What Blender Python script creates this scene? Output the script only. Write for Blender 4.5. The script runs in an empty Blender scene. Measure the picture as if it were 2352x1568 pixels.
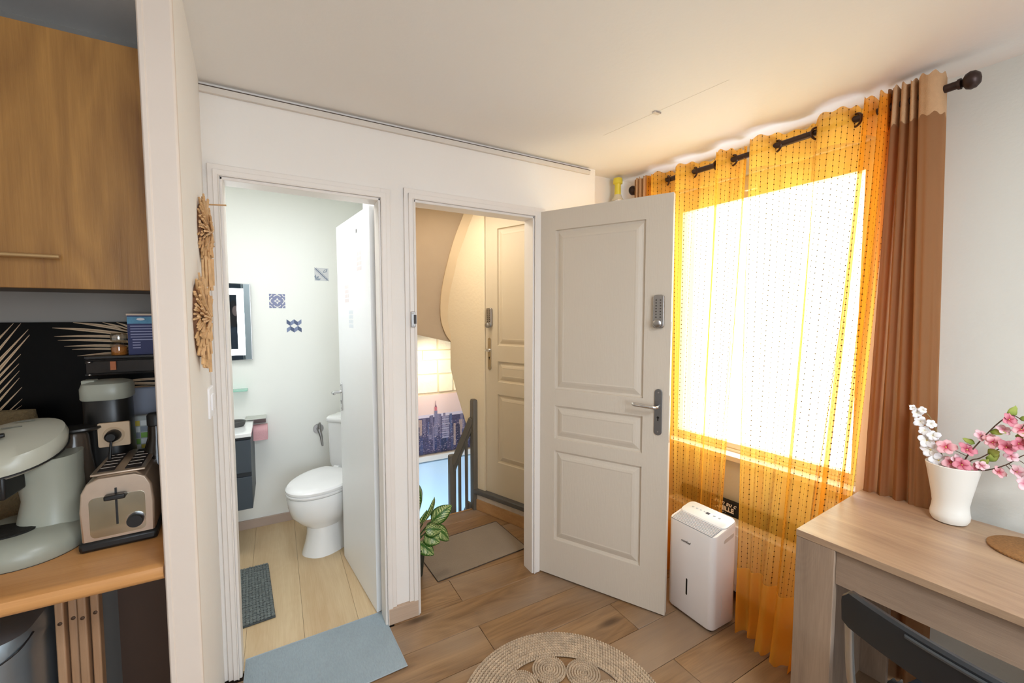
import bpy, bmesh, math, random
from math import sin, cos, pi, radians as R
from mathutils import Vector as V, Matrix as M
random.seed(7)
S = bpy.context.scene
C = S.collection

# ------------------------------------------------------------------ camera
cd = bpy.data.cameras.new('camera'); cam = bpy.data.objects.new('camera', cd); C.objects.link(cam)
S.camera = cam
cd.sensor_width = 36; cd.lens = 957 / 2352 * 36; cd.clip_start = .02
cam.location = (0, 0, 1.475)
cam.rotation_euler = (R(90 - 3.45), 0, R(60.5 - 90))

# ------------------------------------------------------------------ world, light, exposure
def lin(h):
    h = h.lstrip('#')
    o = []
    for i in (0, 2, 4):
        x = int(h[i:i + 2], 16) / 255
        o.append(x / 12.92 if x <= .04045 else ((x + .055) / 1.055) ** 2.4)
    return (*o, 1)
w = bpy.data.worlds.new('sky'); S.world = w; w.use_nodes = True
bg = w.node_tree.nodes['Background']; bg.inputs[0].default_value = (.78, .89, 1, 1); bg.inputs[1].default_value = 6.6
S.view_settings.view_transform = 'Standard'; S.view_settings.look = 'None'
S.view_settings.gamma = 1; S.view_settings.use_curve_mapping = False
S.view_settings.exposure = .36
S.cycles.use_denoising = True
S.cycles.max_bounces = 12; S.cycles.diffuse_bounces = 6; S.cycles.transparent_max_bounces = 24
S.cycles.sample_clamp_indirect = 8

def area(name, loc, rot, sx, sy, power, col=(1, 1, 1), portal=False, spread=None):
    l = bpy.data.lights.new(name, 'AREA'); l.shape = 'RECTANGLE'; l.size = sx; l.size_y = sy
    l.energy = power; l.color = col
    if spread: l.spread = R(spread)
    o = bpy.data.objects.new(name, l); C.objects.link(o); o.location = loc; o.rotation_euler = rot
    if portal: l.cycles.is_portal = True
    return o
area('window_portal', (2.30, 1.28, 1.46), (0, R(90), R(3.1)), 1.5, 1.0, 1, portal=True)
area('rear_fill_portal', (.45, -2.42, 1.45), (R(90), 0, 0), 1.6, 1.5, 1, portal=True)  # portal of an unseen opening, added behind the camera as daylight fill
area('bathroom_ceiling_lamp', (-.15, 2.38, 2.32), (0, 0, 0), .8, .6, 7.6, (.98, .99, 1))
area('room_fill_light', (.75, -.45, 2.32), (0, 0, 0), .5, .5, 24, (.90, .95, 1))  # unseen fill light added behind the camera to brighten the room
area('stairwell_lamp', (.95, 2.55, 2.3), (0, R(8), 0), .25, .25, 6.0, (1, .90, .77))
area('stairwell_low_window', (.74, 3.2, -.7), (0, R(-90), R(25)), .7, .7, 14, (.55, .78, 1))
def spot(name, loc, target, power, col, angle, rad=.02, blend=.8):
    l = bpy.data.lights.new(name, 'SPOT'); l.energy = power; l.color = col; l.spot_size = R(angle); l.spot_blend = blend
    l.shadow_soft_size = rad
    o = bpy.data.objects.new(name, l); C.objects.link(o); o.location = loc
    o.rotation_euler = (V(target) - V(loc)).to_track_quat('-Z', 'Y').to_euler()
spot('stair_wall_spot', (1.1, 3.25, 1.12), (1.17, 3.6, .97), 9, (1, .84, .6), 110, .03)

# ------------------------------------------------------------------ material helpers
class NT:
    def __init__(s, m):
        s.t = m.node_tree; s.n = s.t.nodes
    def new(s, typ, ins=None, **kw):
        n = s.n.new(typ)
        for k, v in kw.items(): setattr(n, k, v)
        if ins:
            for k, v in ins.items():
                if isinstance(v, bpy.types.NodeSocket): s.t.links.new(v, n.inputs[k])
                else: n.inputs[k].default_value = v
        return n
    def math(s, op, a, b=0.0, c=None):
        n = s.new('ShaderNodeMath', {0: a, 1: b}, operation=op)
        if c is not None: n.inputs[2].default_value = c
        return n.outputs[0]
    def mixc(s, f, a, b, mode='MIX'):
        n = s.new('ShaderNodeMix', data_type='RGBA', blend_type=mode)
        for i, v in ((0, f), (6, a), (7, b)):
            if isinstance(v, bpy.types.NodeSocket): s.t.links.new(v, n.inputs[i])
            else: n.inputs[i].default_value = v
        return n.outputs[2]
def base(name):
    m = bpy.data.materials.new(name); m.use_nodes = True
    nt = NT(m); b = nt.n['Principled BSDF']
    return m, nt, b
CACHE = {}
def mat(name, col, rough=.5, metal=0, var=.05, scale=9, bump=0, bscale=60, spec=.5, coat=0, sheen=0, stretch=(1, 1, 1), alpha=1, trans=0):
    if name in CACHE: return CACHE[name]
    m, nt, b = base(name)
    tc = nt.new('ShaderNodeTexCoord'); mp = nt.new('ShaderNodeMapping', {0: tc.outputs['Object'], 3: stretch})
    nz = nt.new('ShaderNodeTexNoise', {0: mp.outputs[0], 2: scale, 3: 4.0})
    c = lin(col); lo = tuple(x * (1 - var * 1.6) for x in c[:3]) + (1,); hi = tuple(min(1, x * (1 + var)) for x in c[:3]) + (1,)
    nt.t.links.new(nt.mixc(nz.outputs[0], lo, hi), b.inputs['Base Color'])
    b.inputs['Roughness'].default_value = rough; b.inputs['Metallic'].default_value = metal
    b.inputs['Specular IOR Level'].default_value = spec; b.inputs['Coat Weight'].default_value = coat
    b.inputs['Sheen Weight'].default_value = sheen; b.inputs['Transmission Weight'].default_value = trans
    b.inputs['Alpha'].default_value = alpha
    if bump:
        n2 = nt.new('ShaderNodeTexNoise', {0: mp.outputs[0], 2: bscale, 3: 5.0})
        bp = nt.new('ShaderNodeBump', {0: bump, 1: .01, 'Height': n2.outputs[0]})
        nt.t.links.new(bp.outputs[0], b.inputs['Normal'])
    CACHE[name] = m
    return m
def wood(name, dark, light, axis=0, rough=.45, scale=1.0, knots=True, rings=.35, grey=None, coat=0, obj_var=.12):
    if name in CACHE: return CACHE[name]
    m, nt, b = base(name)
    tc = nt.new('ShaderNodeTexCoord'); oi = nt.new('ShaderNodeObjectInfo')
    off = nt.math('MULTIPLY', oi.outputs['Random'], 37.0)
    ad = nt.new('ShaderNodeVectorMath', {0: tc.outputs['Object'], 1: off}, operation='ADD')
    st = [5.0 * scale] * 3; st[axis] = .55 * scale
    mp = nt.new('ShaderNodeMapping', {0: ad.outputs[0], 3: tuple(st)})
    n1 = nt.new('ShaderNodeTexNoise', {0: mp.outputs[0], 2: 1.6, 3: 5.0, 4: .6, 'Distortion': .7})
    st2 = [60 * scale] * 3; st2[axis] = 1.8 * scale
    mp2 = nt.new('ShaderNodeMapping', {0: ad.outputs[0], 3: tuple(st2)})
    n2 = nt.new('ShaderNodeTexNoise', {0: mp2.outputs[0], 2: 3.0, 3: 4.0, 4: .7})
    st3 = [2.2 * scale] * 3; st3[axis] = .45 * scale
    mp3 = nt.new('ShaderNodeMapping', {0: ad.outputs[0], 3: tuple(st3)})
    n3 = nt.new('ShaderNodeTexNoise', {0: mp3.outputs[0], 2: 1.4, 3: 2.0, 'Distortion': 1.2})
    wv = nt.math('FRACT', nt.math('MULTIPLY', n3.outputs[0], 14.0))
    wv = nt.math('ABSOLUTE', nt.math('SUBTRACT', wv, .5))
    f = nt.math('ADD', nt.math('MULTIPLY', n1.outputs[0], 1.1), nt.math('MULTIPLY', n2.outputs[0], .55))
    f = nt.math('ADD', f, nt.math('MULTIPLY', wv, rings))
    f = nt.new('ShaderNodeMapRange', {0: f, 1: .55, 2: 1.25}).outputs[0]
    c = nt.mixc(f, lin(dark), lin(light))
    if grey:
        st4 = [1.6] * 3; st4[axis] = .7
        mp4 = nt.new('ShaderNodeMapping', {0: ad.outputs[0], 3: tuple(st4)})
        n4 = nt.new('ShaderNodeTexNoise', {0: mp4.outputs[0], 2: 1.8, 3: 2.0})
        g = nt.new('ShaderNodeMapRange', {0: n4.outputs[0], 1: .45, 2: .68}).outputs[0]
        c = nt.mixc(nt.math('MULTIPLY', g, .7), c, lin(grey))
    br = nt.math('ADD', nt.math('MULTIPLY', oi.outputs['Random'], obj_var), 1 - obj_var / 2)
    c = nt.new('ShaderNodeHueSaturation', {'Value': br, 'Color': c}).outputs[0]
    if knots:
        vm = [4.0] * 3; vm[axis] = 1.3
        mp5 = nt.new('ShaderNodeMapping', {0: ad.outputs[0], 3: tuple(vm)})
        vo = nt.new('ShaderNodeTexVoronoi', {0: mp5.outputs[0], 2: 1.1})
        k = nt.new('ShaderNodeMapRange', {0: vo.outputs[0], 1: .05, 2: .13, 3: .75, 4: 0.0}).outputs[0]
        c = nt.mixc(k, c, tuple(x * .45 for x in lin(dark)[:3]) + (1,))
    nt.t.links.new(c, b.inputs['Base Color'])
    b.inputs['Roughness'].default_value = rough; b.inputs['Coat Weight'].default_value = coat
    bp = nt.new('ShaderNodeBump', {0: .12, 1: .004, 'Height': n2.outputs[0]})
    nt.t.links.new(bp.outputs[0], b.inputs['Normal'])
    CACHE[name] = m
    return m
def emit(name, col, strength):
    m, nt, b = base(name)
    b.inputs['Base Color'].default_value = (1, 1, 1, 1); b.inputs['Emission Color'].default_value = col
    b.inputs['Emission Strength'].default_value = strength
    return m

# ------------------------------------------------------------------ mesh helpers
def box(bm, lo, hi):
    g = bmesh.ops.create_cube(bm, size=1)['verts']
    c = [(lo[i] + hi[i]) / 2 for i in range(3)]; s = [abs(hi[i] - lo[i]) for i in range(3)]
    for v in g: v.co = V([v.co[i] * s[i] + c[i] for i in range(3)])
    return g
def bx(lo, hi):
    bm = bmesh.new(); box(bm, lo, hi); return bm
def prism(bm, pts, off):
    """polygon pts (3D) extruded by vector off"""
    a = [bm.verts.new(V(p)) for p in pts]; b = [bm.verts.new(V(p) + V(off)) for p in pts]
    n = len(pts); bm.faces.new(a); bm.faces.new(b[::-1])
    for i in range(n): bm.faces.new((a[i], b[i], b[(i + 1) % n], a[(i + 1) % n]))
    bmesh.ops.recalc_face_normals(bm, faces=bm.faces)
def ring(bm, c, x, y, r, seg):
    return [bm.verts.new(V(c) + x * (r * cos(2 * pi * i / seg)) + y * (r * sin(2 * pi * i / seg))) for i in range(seg)]
def skin(bm, rings, caps=True, closed=False):
    n = len(rings[0])
    prs = list(zip(rings, rings[1:])) + ([(rings[-1], rings[0])] if closed else [])
    for a, b in prs:
        for i in range(n): bm.faces.new((a[i], a[(i + 1) % n], b[(i + 1) % n], b[i]))
    if caps and not closed:
        bm.faces.new(rings[0][::-1]); bm.faces.new(rings[-1])
def tube(bm, pts, r, seg=8, closed=False):
    pts = [V(p) for p in pts]; rr = r if isinstance(r, (list, tuple)) else [r] * len(pts)
    rings = []; up = None
    for i, p in enumerate(pts):
        a = pts[i - 1] if (i or closed) else p; b = pts[(i + 1) % len(pts)] if (i < len(pts) - 1 or closed) else p
        d = (b - a).normalized()
        if up is None: up = V((0, 0, 1)) if abs(d.z) < .9 else V((1, 0, 0))
        x = d.cross(up).normalized(); y = x.cross(d).normalized(); up = y
        rings.append(ring(bm, p, x, y, rr[i], seg))
    skin(bm, rings, True, closed)
def lathe(bm, prof, c=(0, 0, 0), seg=32, ax='Z', sx=1, sy=1):
    rings = []
    for r, h in prof:
        vs = []
        for i in range(seg):
            a = 2 * pi * i / seg; u, v = max(r, 1e-5) * cos(a) * sx, max(r, 1e-5) * sin(a) * sy
            p = {'Z': (u, v, h), 'Y': (u, h, v), 'X': (h, u, v)}[ax]
            vs.append(bm.verts.new(V(c) + V(p)))
        rings.append(vs)
    skin(bm, rings)
    bmesh.ops.remove_doubles(bm, verts=bm.verts, dist=1e-5)
    bmesh.ops.recalc_face_normals(bm, faces=bm.faces)
def loft(sections, seg_fn=None, caps=True):
    bm = bmesh.new(); rs = [[bm.verts.new(V(p)) for p in s] for s in sections]
    skin(bm, rs, caps); bmesh.ops.recalc_face_normals(bm, faces=bm.faces); return bm
def rrect(w, d, r, n=5, cx=0, cy=0, z=0):
    out = []
    for qx, qy, a0 in ((1, 1, 0), (-1, 1, 90), (-1, -1, 180), (1, -1, 270)):
        for i in range(n + 1):
            a = R(a0 + 90 * i / n)
            out.append(V((cx + qx * (w / 2 - r) + r * cos(a), cy + qy * (d / 2 - r) + r * sin(a), z)))
    return out
def sup(a, b, n=2.5, seg=36, cx=0, cy=0, z=0, egg=0):
    o = []
    for i in range(seg):
        t = 2 * pi * i / seg; c, s = cos(t), sin(t)
        x = a * abs(c) ** (2 / n) * (1 if c > 0 else -1); y = b * abs(s) ** (2 / n) * (1 if s > 0 else -1)
        y *= (1 + egg * x / a)
        o.append(V((cx + x, cy + y, z)))
    return o
MW = {}
def wm(o):
    return MW.get(o.name, M.Identity(4)) if o else M.Identity(4)
def obj(name, bm, m, parent=None, bevel=0, smooth=None, local=False, kind=None, sub=0, seg=2, label=None, solid=0):
    """one mesh object; coordinates are world coordinates unless local (then the parent's)"""
    if isinstance(bm, bmesh.types.BMesh):
        me = bpy.data.meshes.new(name); bm.to_mesh(me); bm.free()
    else: me = bm
    if m: me.materials.append(m)
    o = bpy.data.objects.new(name, me); C.objects.link(o)
    if smooth or (smooth is None and (bevel or sub)):
        for p in me.polygons: p.use_smooth = True
        if not sub: me.set_sharp_from_angle(angle=R(38 if not bevel else 30))
    if parent:
        o.parent = parent
        if not local: o.matrix_parent_inverse = wm(parent).inverted()
        MW[o.name] = M.Identity(4) if not local else wm(parent)
    if solid:
        md = o.modifiers.new('solid', 'SOLIDIFY'); md.thickness = solid; md.offset = 0
    if bevel:
        md = o.modifiers.new('bevel', 'BEVEL'); md.width = bevel; md.segments = seg; md.limit_method = 'ANGLE'; md.angle_limit = R(35)
    if sub:
        md = o.modifiers.new('sub', 'SUBSURF'); md.levels = sub; md.render_levels = sub
    if kind: o['kind'] = kind
    if label: o['label'] = label
    return o
def tag(o, label, cat=None, group=None, kind=None):
    o['label'] = label
    if cat: o['category'] = cat
    if group: o['group'] = group
    if kind: o['kind'] = kind
    return o
def thing(name, label, cat, loc=(0, 0, 0), rz=0, group=None, kind=None):
    o = bpy.data.objects.new(name, None); C.objects.link(o); o.location = loc; o.rotation_euler = (0, 0, rz)
    o.empty_display_size = .05
    MW[o.name] = M.Translation(V(loc)) @ M.Rotation(rz, 4, 'Z')
    return tag(o, label, cat, group, kind)
def struct(name, bm, m, label, cat, **k):
    o = obj(name, bm, m, **k); return tag(o, label, cat, kind='structure')
def dup(root, loc, rz=None, label=None):
    r = root.copy(); C.objects.link(r); r.location = loc
    if rz is not None: r.rotation_euler = (0, 0, rz)
    if label: r['label'] = label
    for ch in root.children:
        c = ch.copy(); C.objects.link(c); c.parent = r
        for g in ch.children:
            d = g.copy(); C.objects.link(d); d.parent = c
    return r
def catmull(P, n):
    """n samples along list of tuples, uniform in arc index"""
    P = [V(p) for p in P]; out = []
    for i in range(n):
        t = i / (n - 1) * (len(P) - 1); k = min(int(t), len(P) - 2); f = t - k
        p0 = P[max(k - 1, 0)]; p1 = P[k]; p2 = P[k + 1]; p3 = P[min(k + 2, len(P) - 1)]
        out.append(.5 * ((2 * p1) + (p2 - p0) * f + (2 * p0 - 5 * p1 + 4 * p2 - p3) * f * f + (3 * p1 - p0 - 3 * p2 + p3) * f ** 3))
    return out
def text(body, size, m, parent, mw, name='lettering', ext=.0004, shear=0, bold=0, align='CENTER'):
    cu = bpy.data.curves.new(name, 'FONT'); cu.body = body; cu.size = size; cu.extrude = ext; cu.align_x = align
    cu.shear = shear; cu.offset = bold; cu.materials.append(m)
    cu.resolution_u = 3
    tmp = bpy.data.objects.new(name, cu); C.objects.link(tmp)
    me = bpy.data.meshes.new_from_object(tmp.evaluated_get(bpy.context.evaluated_depsgraph_get()))
    bpy.data.objects.remove(tmp); me.transform(mw)
    return obj(name, me, None if me.materials else m, parent)

# ------------------------------------------------------------------ materials
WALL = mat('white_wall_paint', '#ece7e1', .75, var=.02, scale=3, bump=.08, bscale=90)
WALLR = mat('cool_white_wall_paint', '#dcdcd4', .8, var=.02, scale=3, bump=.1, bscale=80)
CEIL = mat('ceiling_paint', '#eeebe7', .8, var=.015, scale=2, bump=.06, bscale=60)
TRIM = mat('white_gloss_trim', '#e8e1da', .38, var=.02, bump=.05, bscale=40)
BWALL = mat('bathroom_wall_paint', '#f0f1ec', .6, var=.01, scale=3)
CREAM = mat('cream_plaster', '#e0cfb0', .8, var=.03, scale=4, bump=.15, bscale=50)
STONE = mat('painted_stone', '#efe6d2', .75, var=.05, scale=14, bump=.9, bscale=22)
BLUEW = mat('pale_blue_wall', '#d3e6f6', .7, var=.03, scale=4)
DOORM = mat('taupe_white_door_paint', '#cfc4b5', .45, var=.015, scale=3, bump=.12, bscale=160, stretch=(1, 1, .12))
DOORW = mat('white_door_paint', '#f1f3f4', .4, var=.01)
METAL = mat('brushed_metal', '#a9a7a6', .33, 1, var=.08, scale=50, stretch=(1, 1, .1))
CHROME = mat('chrome', '#d5d5d6', .12, 1, var=.03)
DKMET = mat('dark_bronze_metal', '#4a3c38', .4, .8, var=.1)
BLACK = mat('black_plastic', '#141414', .42, var=.1)
BLACKG = mat('gloss_black', '#0c0b0b', .15, var=.1)
GREYP = mat('grey_green_plastic', '#9b9d8f', .35, var=.03)
CERAM = mat('white_ceramic', '#f3f4f4', .08, var=.005, coat=.5)
PLASTW = mat('white_plastic', '#f1f0f2', .35, var=.01)
ANTH = mat('anthracite_lacquer', '#3d464f', .5, var=.04)
def glassmat(name, tint=(1, 1, 1, 1), fac=.12):
    m, nt, b = base(name)
    tr = nt.new('ShaderNodeBsdfTransparent', {0: tint}); gl = nt.new('ShaderNodeBsdfGlossy', {1: .02})
    mx = nt.new('ShaderNodeMixShader', {0: fac, 1: tr.outputs[0], 2: gl.outputs[0]})
    nt.t.links.new(mx.outputs[0], nt.n['Material Output'].inputs[0]); return m
GLASS = glassmat('clear_glass', fac=.06)
OAK = wood('floor_oak', '#634529', '#a17e58', 0, .36, grey='#8f7c6a', rings=.34)
OAKB = wood('pale_vinyl_oak', '#bfa179', '#dac5a0', 1, .45, knots=False, rings=.12, obj_var=.05)
SKIRT = wood('skirting_wood', '#a98f7a', '#c9b29c', 0, .5, knots=False, rings=.1)
TABLEX = wood('table_oak_laminate', '#927660', '#bfa283', 1, .33, knots=False, rings=.16, scale=1.6, obj_var=0)
TABLEZ = wood('table_oak_upright', '#7e6a5a', '#ac947e', 2, .4, knots=False, rings=.12, scale=1.8, obj_var=0)
CABW = wood('honey_cabinet_wood', '#7d5326', '#b58444', 2, .4, knots=True, rings=.5, scale=.9)
WORKT = wood('beech_worktop', '#b97f45', '#d9a066', 0, .35, knots=False, rings=.05)
SLATW = wood('folded_slat_wood', '#9c7655', '#bd9470', 2, .5, knots=True, rings=.1)

# ------------------------------------------------------------------ structure: floor
CZ = 2.345
fl = struct('floor', bx((-2.2, -2.5, -.06), (2.2, 2.86, -.012)), mat('floor_joint', '#3c2c20', .8), 'oak plank floor of the room and landing', 'floor')
PW, PL = .197, 1.3
def clip(a, b, lo, hi):
    return max(a, lo), min(b, hi)
k = -20
for k in range(-19, 9):
    y0 = 1.345 + PW * k; y1 = y0 + PW
    off = 1.45 if k % 2 == 0 else .80
    for n in range(-4, 3):
        x0 = off + PL * n; x1 = x0 + PL
        a, b = clip(x0, x1, -2.15, 2.1); c_, d_ = clip(y0, y1, -2.45, 2.855)
        if y0 > 1.83:  # beyond the door wall only the landing
            if y1 > 1.985:
                a = max(a, .45)
        if b - a < .02 or d_ - c_ < .01: continue
        bm = bx((a + .0009, c_ + .0009, -.012), (b - .0009, d_ - .0009, 0))
        obj('plank', bm, OAK, fl, bevel=.0012, seg=1)
# bathroom floor
bf = struct('floor_bathroom', bx((-.95, 2.0, -.05), (.66, 3.4, -.012)), mat('floor_joint', '#3c2c20'), 'pale wood-look bathroom floor', 'floor')
for i in range(-4, 4):
    x0 = -.163 + .235 * i; a, b = clip(x0, x0 + .235, -.94, .46)
    if b - a > .02: obj('plank', bx((a + .0006, 1.985, -.008), (b - .0006, 3.38, .001)), OAKB, bf)

# ceiling
ce = struct('ceiling', bx((-2.2, -2.5, CZ), (2.3, 2.14, CZ + .1)), CEIL, 'white ceiling with a faint joint line', 'ceiling')
struct('ceiling_bathroom', bx((-.95, 2.03, CZ), (.75, 3.45, CZ + .1)), BWALL, 'white bathroom ceiling', 'ceiling')

# door wall (room face y = 1.965)
DY, DT = 1.965, .075
bm = bmesh.new()
box(bm, (-.26, DY, 0), (-.165, DY + DT, CZ)); box(bm, (.424, DY, 0), (.576, DY + DT, CZ)); box(bm, (1.246, DY, 0), (1.68, DY + DT, CZ))
box(bm, (-.165, DY, 2.006), (.424, DY + DT, CZ)); box(bm, (.576, DY, 2.02), (1.246, DY + DT, CZ))
struct('wall_front', bm, WALL, 'white wall with two doorways and a cable strip along its top', 'wall')
struct('wall_back_recess', bx((1.6, 2.04, 0), (2.3, 2.14, CZ)), WALL, 'white end wall behind the open entry door', 'wall')
def casing(n, x0, x1, z1, wl, wr, wt, label):
    bm = bmesh.new(); y = DY
    # stepped moulding: outer flat, inner bead
    for (o0, o1, dep) in ((0, 1, .010), (.0, .55, .017), (.0, .12, .022)):
        yl = y - dep
        if wl: box(bm, (x0 - wl * o1, yl, 0 if o1 == 1 else .0), (x0 - wl * o0 + .0, y, z1 + wt * o1))
        if wr: box(bm, (x1 + wr * o0, yl, 0), (x1 + wr * o1, y, z1 + wt * o1))
        box(bm, (x0 - wl * o1 if wl else x0, yl + .0004, z1), (x1 + wr * o1 if wr else x1, y, z1 + wt * o1))
    # lining of the opening
    box(bm, (x0 - .004, y - .012, 0), (x0 + .010, y + DT + .004, z1)); box(bm, (x1 - .010, y - .012, 0), (x1 + .004, y + DT + .004, z1))
    box(bm, (x0, y - .012, z1 - .012), (x1, y + DT + .004, z1 + .004))
    return struct(n, bm, TRIM, label, 'door frame', bevel=.003)
casing('trim_1', -.172, .424, 2.006, .038, .045, .045, 'white moulded frame around the bathroom doorway')
casing('trim_2', .576, 1.246, 2.02, .045, .075, .05, 'white moulded frame around the landing doorway')
struct('baseboard_front', bx((.428, 1.945, .0), (.572, 1.965, .078)), SKIRT, 'wood skirting block between the two doorways', 'skirting board', bevel=.002)
# cable strip along top
st = struct('trim_3', bx((-.224, DY - .016, 2.306), (1.632, DY, 2.329)), mat('strip_white', '#d9d1c8', .5), 'white cable trunking along the top of the front wall', 'trunking', bevel=.002)
obj('strip_gap', bx((-.224, DY - .0165, 2.329), (1.632, DY - .002, 2.3315)), mat('dark_gap', '#5a4a40', .8), st)

# left partition: slanted 3 degrees
PX = lambda y: -.224 + .054 * (1.965 - y)
bm = bmesh.new()
prism(bm, [(PX(1.21), 1.21, 0), (PX(2.0), 2.0, 0), (PX(2.0) - .035, 2.0, 0), (PX(1.21) - .050, 1.21, 0)], (0, 0, CZ))
struct('wall_left', bm, WALL, 'narrow white partition beside the bathroom door', 'wall')
bm = bmesh.new()
xa, xb = PX(1.2) - .058, PX(1.2) + .004
prism(bm, [(xa, 1.214, 0), (xa, 1.202, 0), (xa + .003, 1.198, 0), (xa + .011, 1.198, 0), (xa + .0125, 1.2005, 0), (xb - .004, 1.2005, 0), (xb, 1.204, 0), (xb, 1.214, 0)], (0, 0, CZ))
struct('trim_4', bm, mat('lamp_tinted_post', '#dacbbd', .5, var=.02, bump=.05, bscale=30), 'post at the end of the partition, lamp tint in its pinkish white colour', 'post', bevel=.001)  # the warm tint of lamp light is put into this base colour
# kitchen walls
struct('wall_kitchen', bx((-2.2, 1.8, 0), (-.26, 1.9, CZ)), mat('grey_kitchen_wall', '#8f8a84', .7, var=.03), 'grey kitchen back wall above the palm splashback', 'wall')
struct('wall_kitchen_side', bx((-2.3, -2.5, 0), (-2.2, 1.9, CZ)), WALL, 'far left kitchen wall', 'wall')
struct('wall_rear', (lambda b: (box(b, (-2.3, -2.6, 0), (-.35, -2.5, CZ)), box(b, (1.25, -2.6, 0), (2.5, -2.5, CZ)), box(b, (-.35, -2.6, 0), (1.25, -2.5, .7)), box(b, (-.35, -2.6, 2.2), (1.25, -2.5, CZ)), b)[-1])(bmesh.new()), WALL, 'unseen rear wall with an opening added for fill light', 'wall')  # the opening is added to let sky light in as fill
# right wall / window wall: x = 2.185 at y .5, direction 93.1 deg
WX = lambda y: 2.185 - .054 * (y - .5)
def rw(bm, y0, y1, z0, z1, t=.2):
    prism(bm, [(WX(y0), y0, z0), (WX(y1), y1, z0), (WX(y1) + t, y1, z0), (WX(y0) + t, y0, z0)], (0, 0, z1 - z0))
WY0, WY1, WZ0, WZ1 = .80, 1.78, .725, 2.21
bm = bmesh.new(); rw(bm, -2.55, WY0, 0, CZ); rw(bm, WY1, 2.1, 0, CZ); rw(bm, WY0, WY1, 0, WZ0); rw(bm, WY0, WY1, WZ1, CZ)
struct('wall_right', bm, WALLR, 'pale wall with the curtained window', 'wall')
# window
FR = mat('cream_window_frame', '#efe3c4', .4, var=.02)
win = thing('window_1', 'white framed window behind the yellow sheers', 'window', (WX(1.27) + .1, 1.27, WZ0), kind='structure')
def wf(name, y0, y1, z0, z1, x0, x1, m=FR, par=win, bev=.003):
    b = bmesh.new()
    prism(b, [(WX(y0) + x0, y0, z0), (WX(y1) + x0, y1, z0), (WX(y1) + x1, y1, z0), (WX(y0) + x1, y0, z0)], (0, 0, z1 - z0))
    return obj(name, b, m, par, bevel=bev)
wf('window_frame', WY0, WY1, 2.15, WZ1, .03, .10); wf('window_frame', WY0, WY1, WZ0 + .006, .745, .03, .10)
wf('window_frame', WY0, .815, .745, 2.15, .03, .10); wf('window_frame', 1.76, WY1, .745, 2.15, .03, .10)
wf('sash', .815, 1.76, 2.10, 2.15, .04, .09); wf('sash', .815, 1.76, .745, .775, .04, .09)
wf('sash', .815, .84, .775, 2.10, .04, .09); wf('sash', 1.72, 1.76, .775, 2.10, .04, .09)
wf('pane', .84, 1.72, .775, 2.10, .062, .068, GLASS, bev=0)
wf('window_sill', WY0 - .04, WY1 + .04, WZ0 - .022, WZ0 + .006, -.05, .12, mat('sill_paint', '#f1ece2', .4))
wf('latch', 1.28, 1.34, 2.13, 2.155, .015, .04, FR)

# bathroom shell
struct('wall_bathroom_far', bx((-.95, 3.36, 0), (.75, 3.45, CZ)), BWALL, 'white bathroom wall with three tile stickers', 'wall')
struct('wall_bathroom_left', bx((-.95, 2.03, 0), (-.8, 3.4, CZ)), BWALL, 'white bathroom side wall', 'wall')
bm = bmesh.new(); prism(bm, [(.46, 2.041, 0), (.53, 2.041, 0), (.53, 2.56, 0), (.70, 2.66, 0), (.70, 3.6, 0), (.665, 3.6, 0), (.665, 2.68, 0), (.46, 2.58, 0)], (0, 0, CZ))
struct('wall_bathroom_right', bm, BWALL, 'white wall behind the toilet', 'wall')
struct('wall_bathroom_front', bx((-.8, 2.0, 0), (-.27, 2.04, CZ)), BWALL, 'white bathroom wall beside the doorway', 'wall')
struct('baseboard_bathroom', bx((-.8, 3.345, 0), (.6, 3.36, .062)), mat('pinkish_skirting', '#b6a294', .5), 'taupe skirting along the bathroom wall', 'skirting board', bevel=.002)

# landing / stairwell shell
struct('wall_stair_far', bx((.6, 3.606, -1.6), (2.6, 3.75, 2.9)), mat('painted_stone_joint', '#e0d4bb', .9, bump=.5, bscale=30), 'white painted stone wall of the stairwell', 'wall')
sf = bpy.data.objects['wall_stair_far']
rows = [(.79, .955), (.96, 1.085), (1.09, 1.175), (1.18, 1.33), (1.335, 1.5), (1.505, 1.7)]
for i, (z0, z1) in enumerate(rows):
    xs = [.62, 1.26 if i % 2 else 1.12 if i != 0 else 1.265, 1.52 if i % 2 else 1.41, 1.8]
    for a, b in zip(xs, xs[1:]):
        b_ = bx((a + .004, 3.595 - random.random() * .006, z0), (b - .004, 3.63, z1 - .004))
        for v in b_.verts: v.co += V((random.uniform(-.004, .004), 0, random.uniform(-.003, .003)))
        obj('stone_block', b_, STONE, sf, bevel=.006, seg=2)
struct('wall_stair_left', bx((.70, 2.66, -1.6), (.72, 3.6, 2.9)), CREAM, 'cream plaster wall of the landing', 'wall')
struct('wall_stair_low', bx((.61, 3.56, -1.6), (2.4, 3.6, .165)), BLUEW, 'pale blue lower wall of the stairwell', 'wall')
struct('trim_5', bx((.61, 3.535, .185), (2.4, 3.62, .235)), TRIM, 'white rail under the skyline canvas', 'trim', bevel=.004)
struct('wall_stair_right', bx((2.6, 2.04, -1.6), (2.7, 3.75, 2.9)), CREAM, 'cream wall at the far right of the stairwell', 'wall')
struct('floor_stairwell', bx((.7, 2.8, -1.7), (2.7, 3.75, -1.6)), BLUEW, 'floor at the bottom of the stairwell', 'floor')
struct('wall_stair_under', bx((.7, 2.82, -1.6), (2.6, 2.845, -.065)), BLUEW, 'wall under the edge of the landing', 'wall')
struct('wall_stair_upper', bx((.45, 2.042, CZ), (2.7, 2.06, 2.8)), CREAM, 'wall above the landing doorway', 'wall')
struct('ceiling_landing', bx((.45, 2.045, 2.75), (2.6, 3.75, 2.8)), CREAM, 'ceiling over the landing', 'ceiling')
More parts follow.
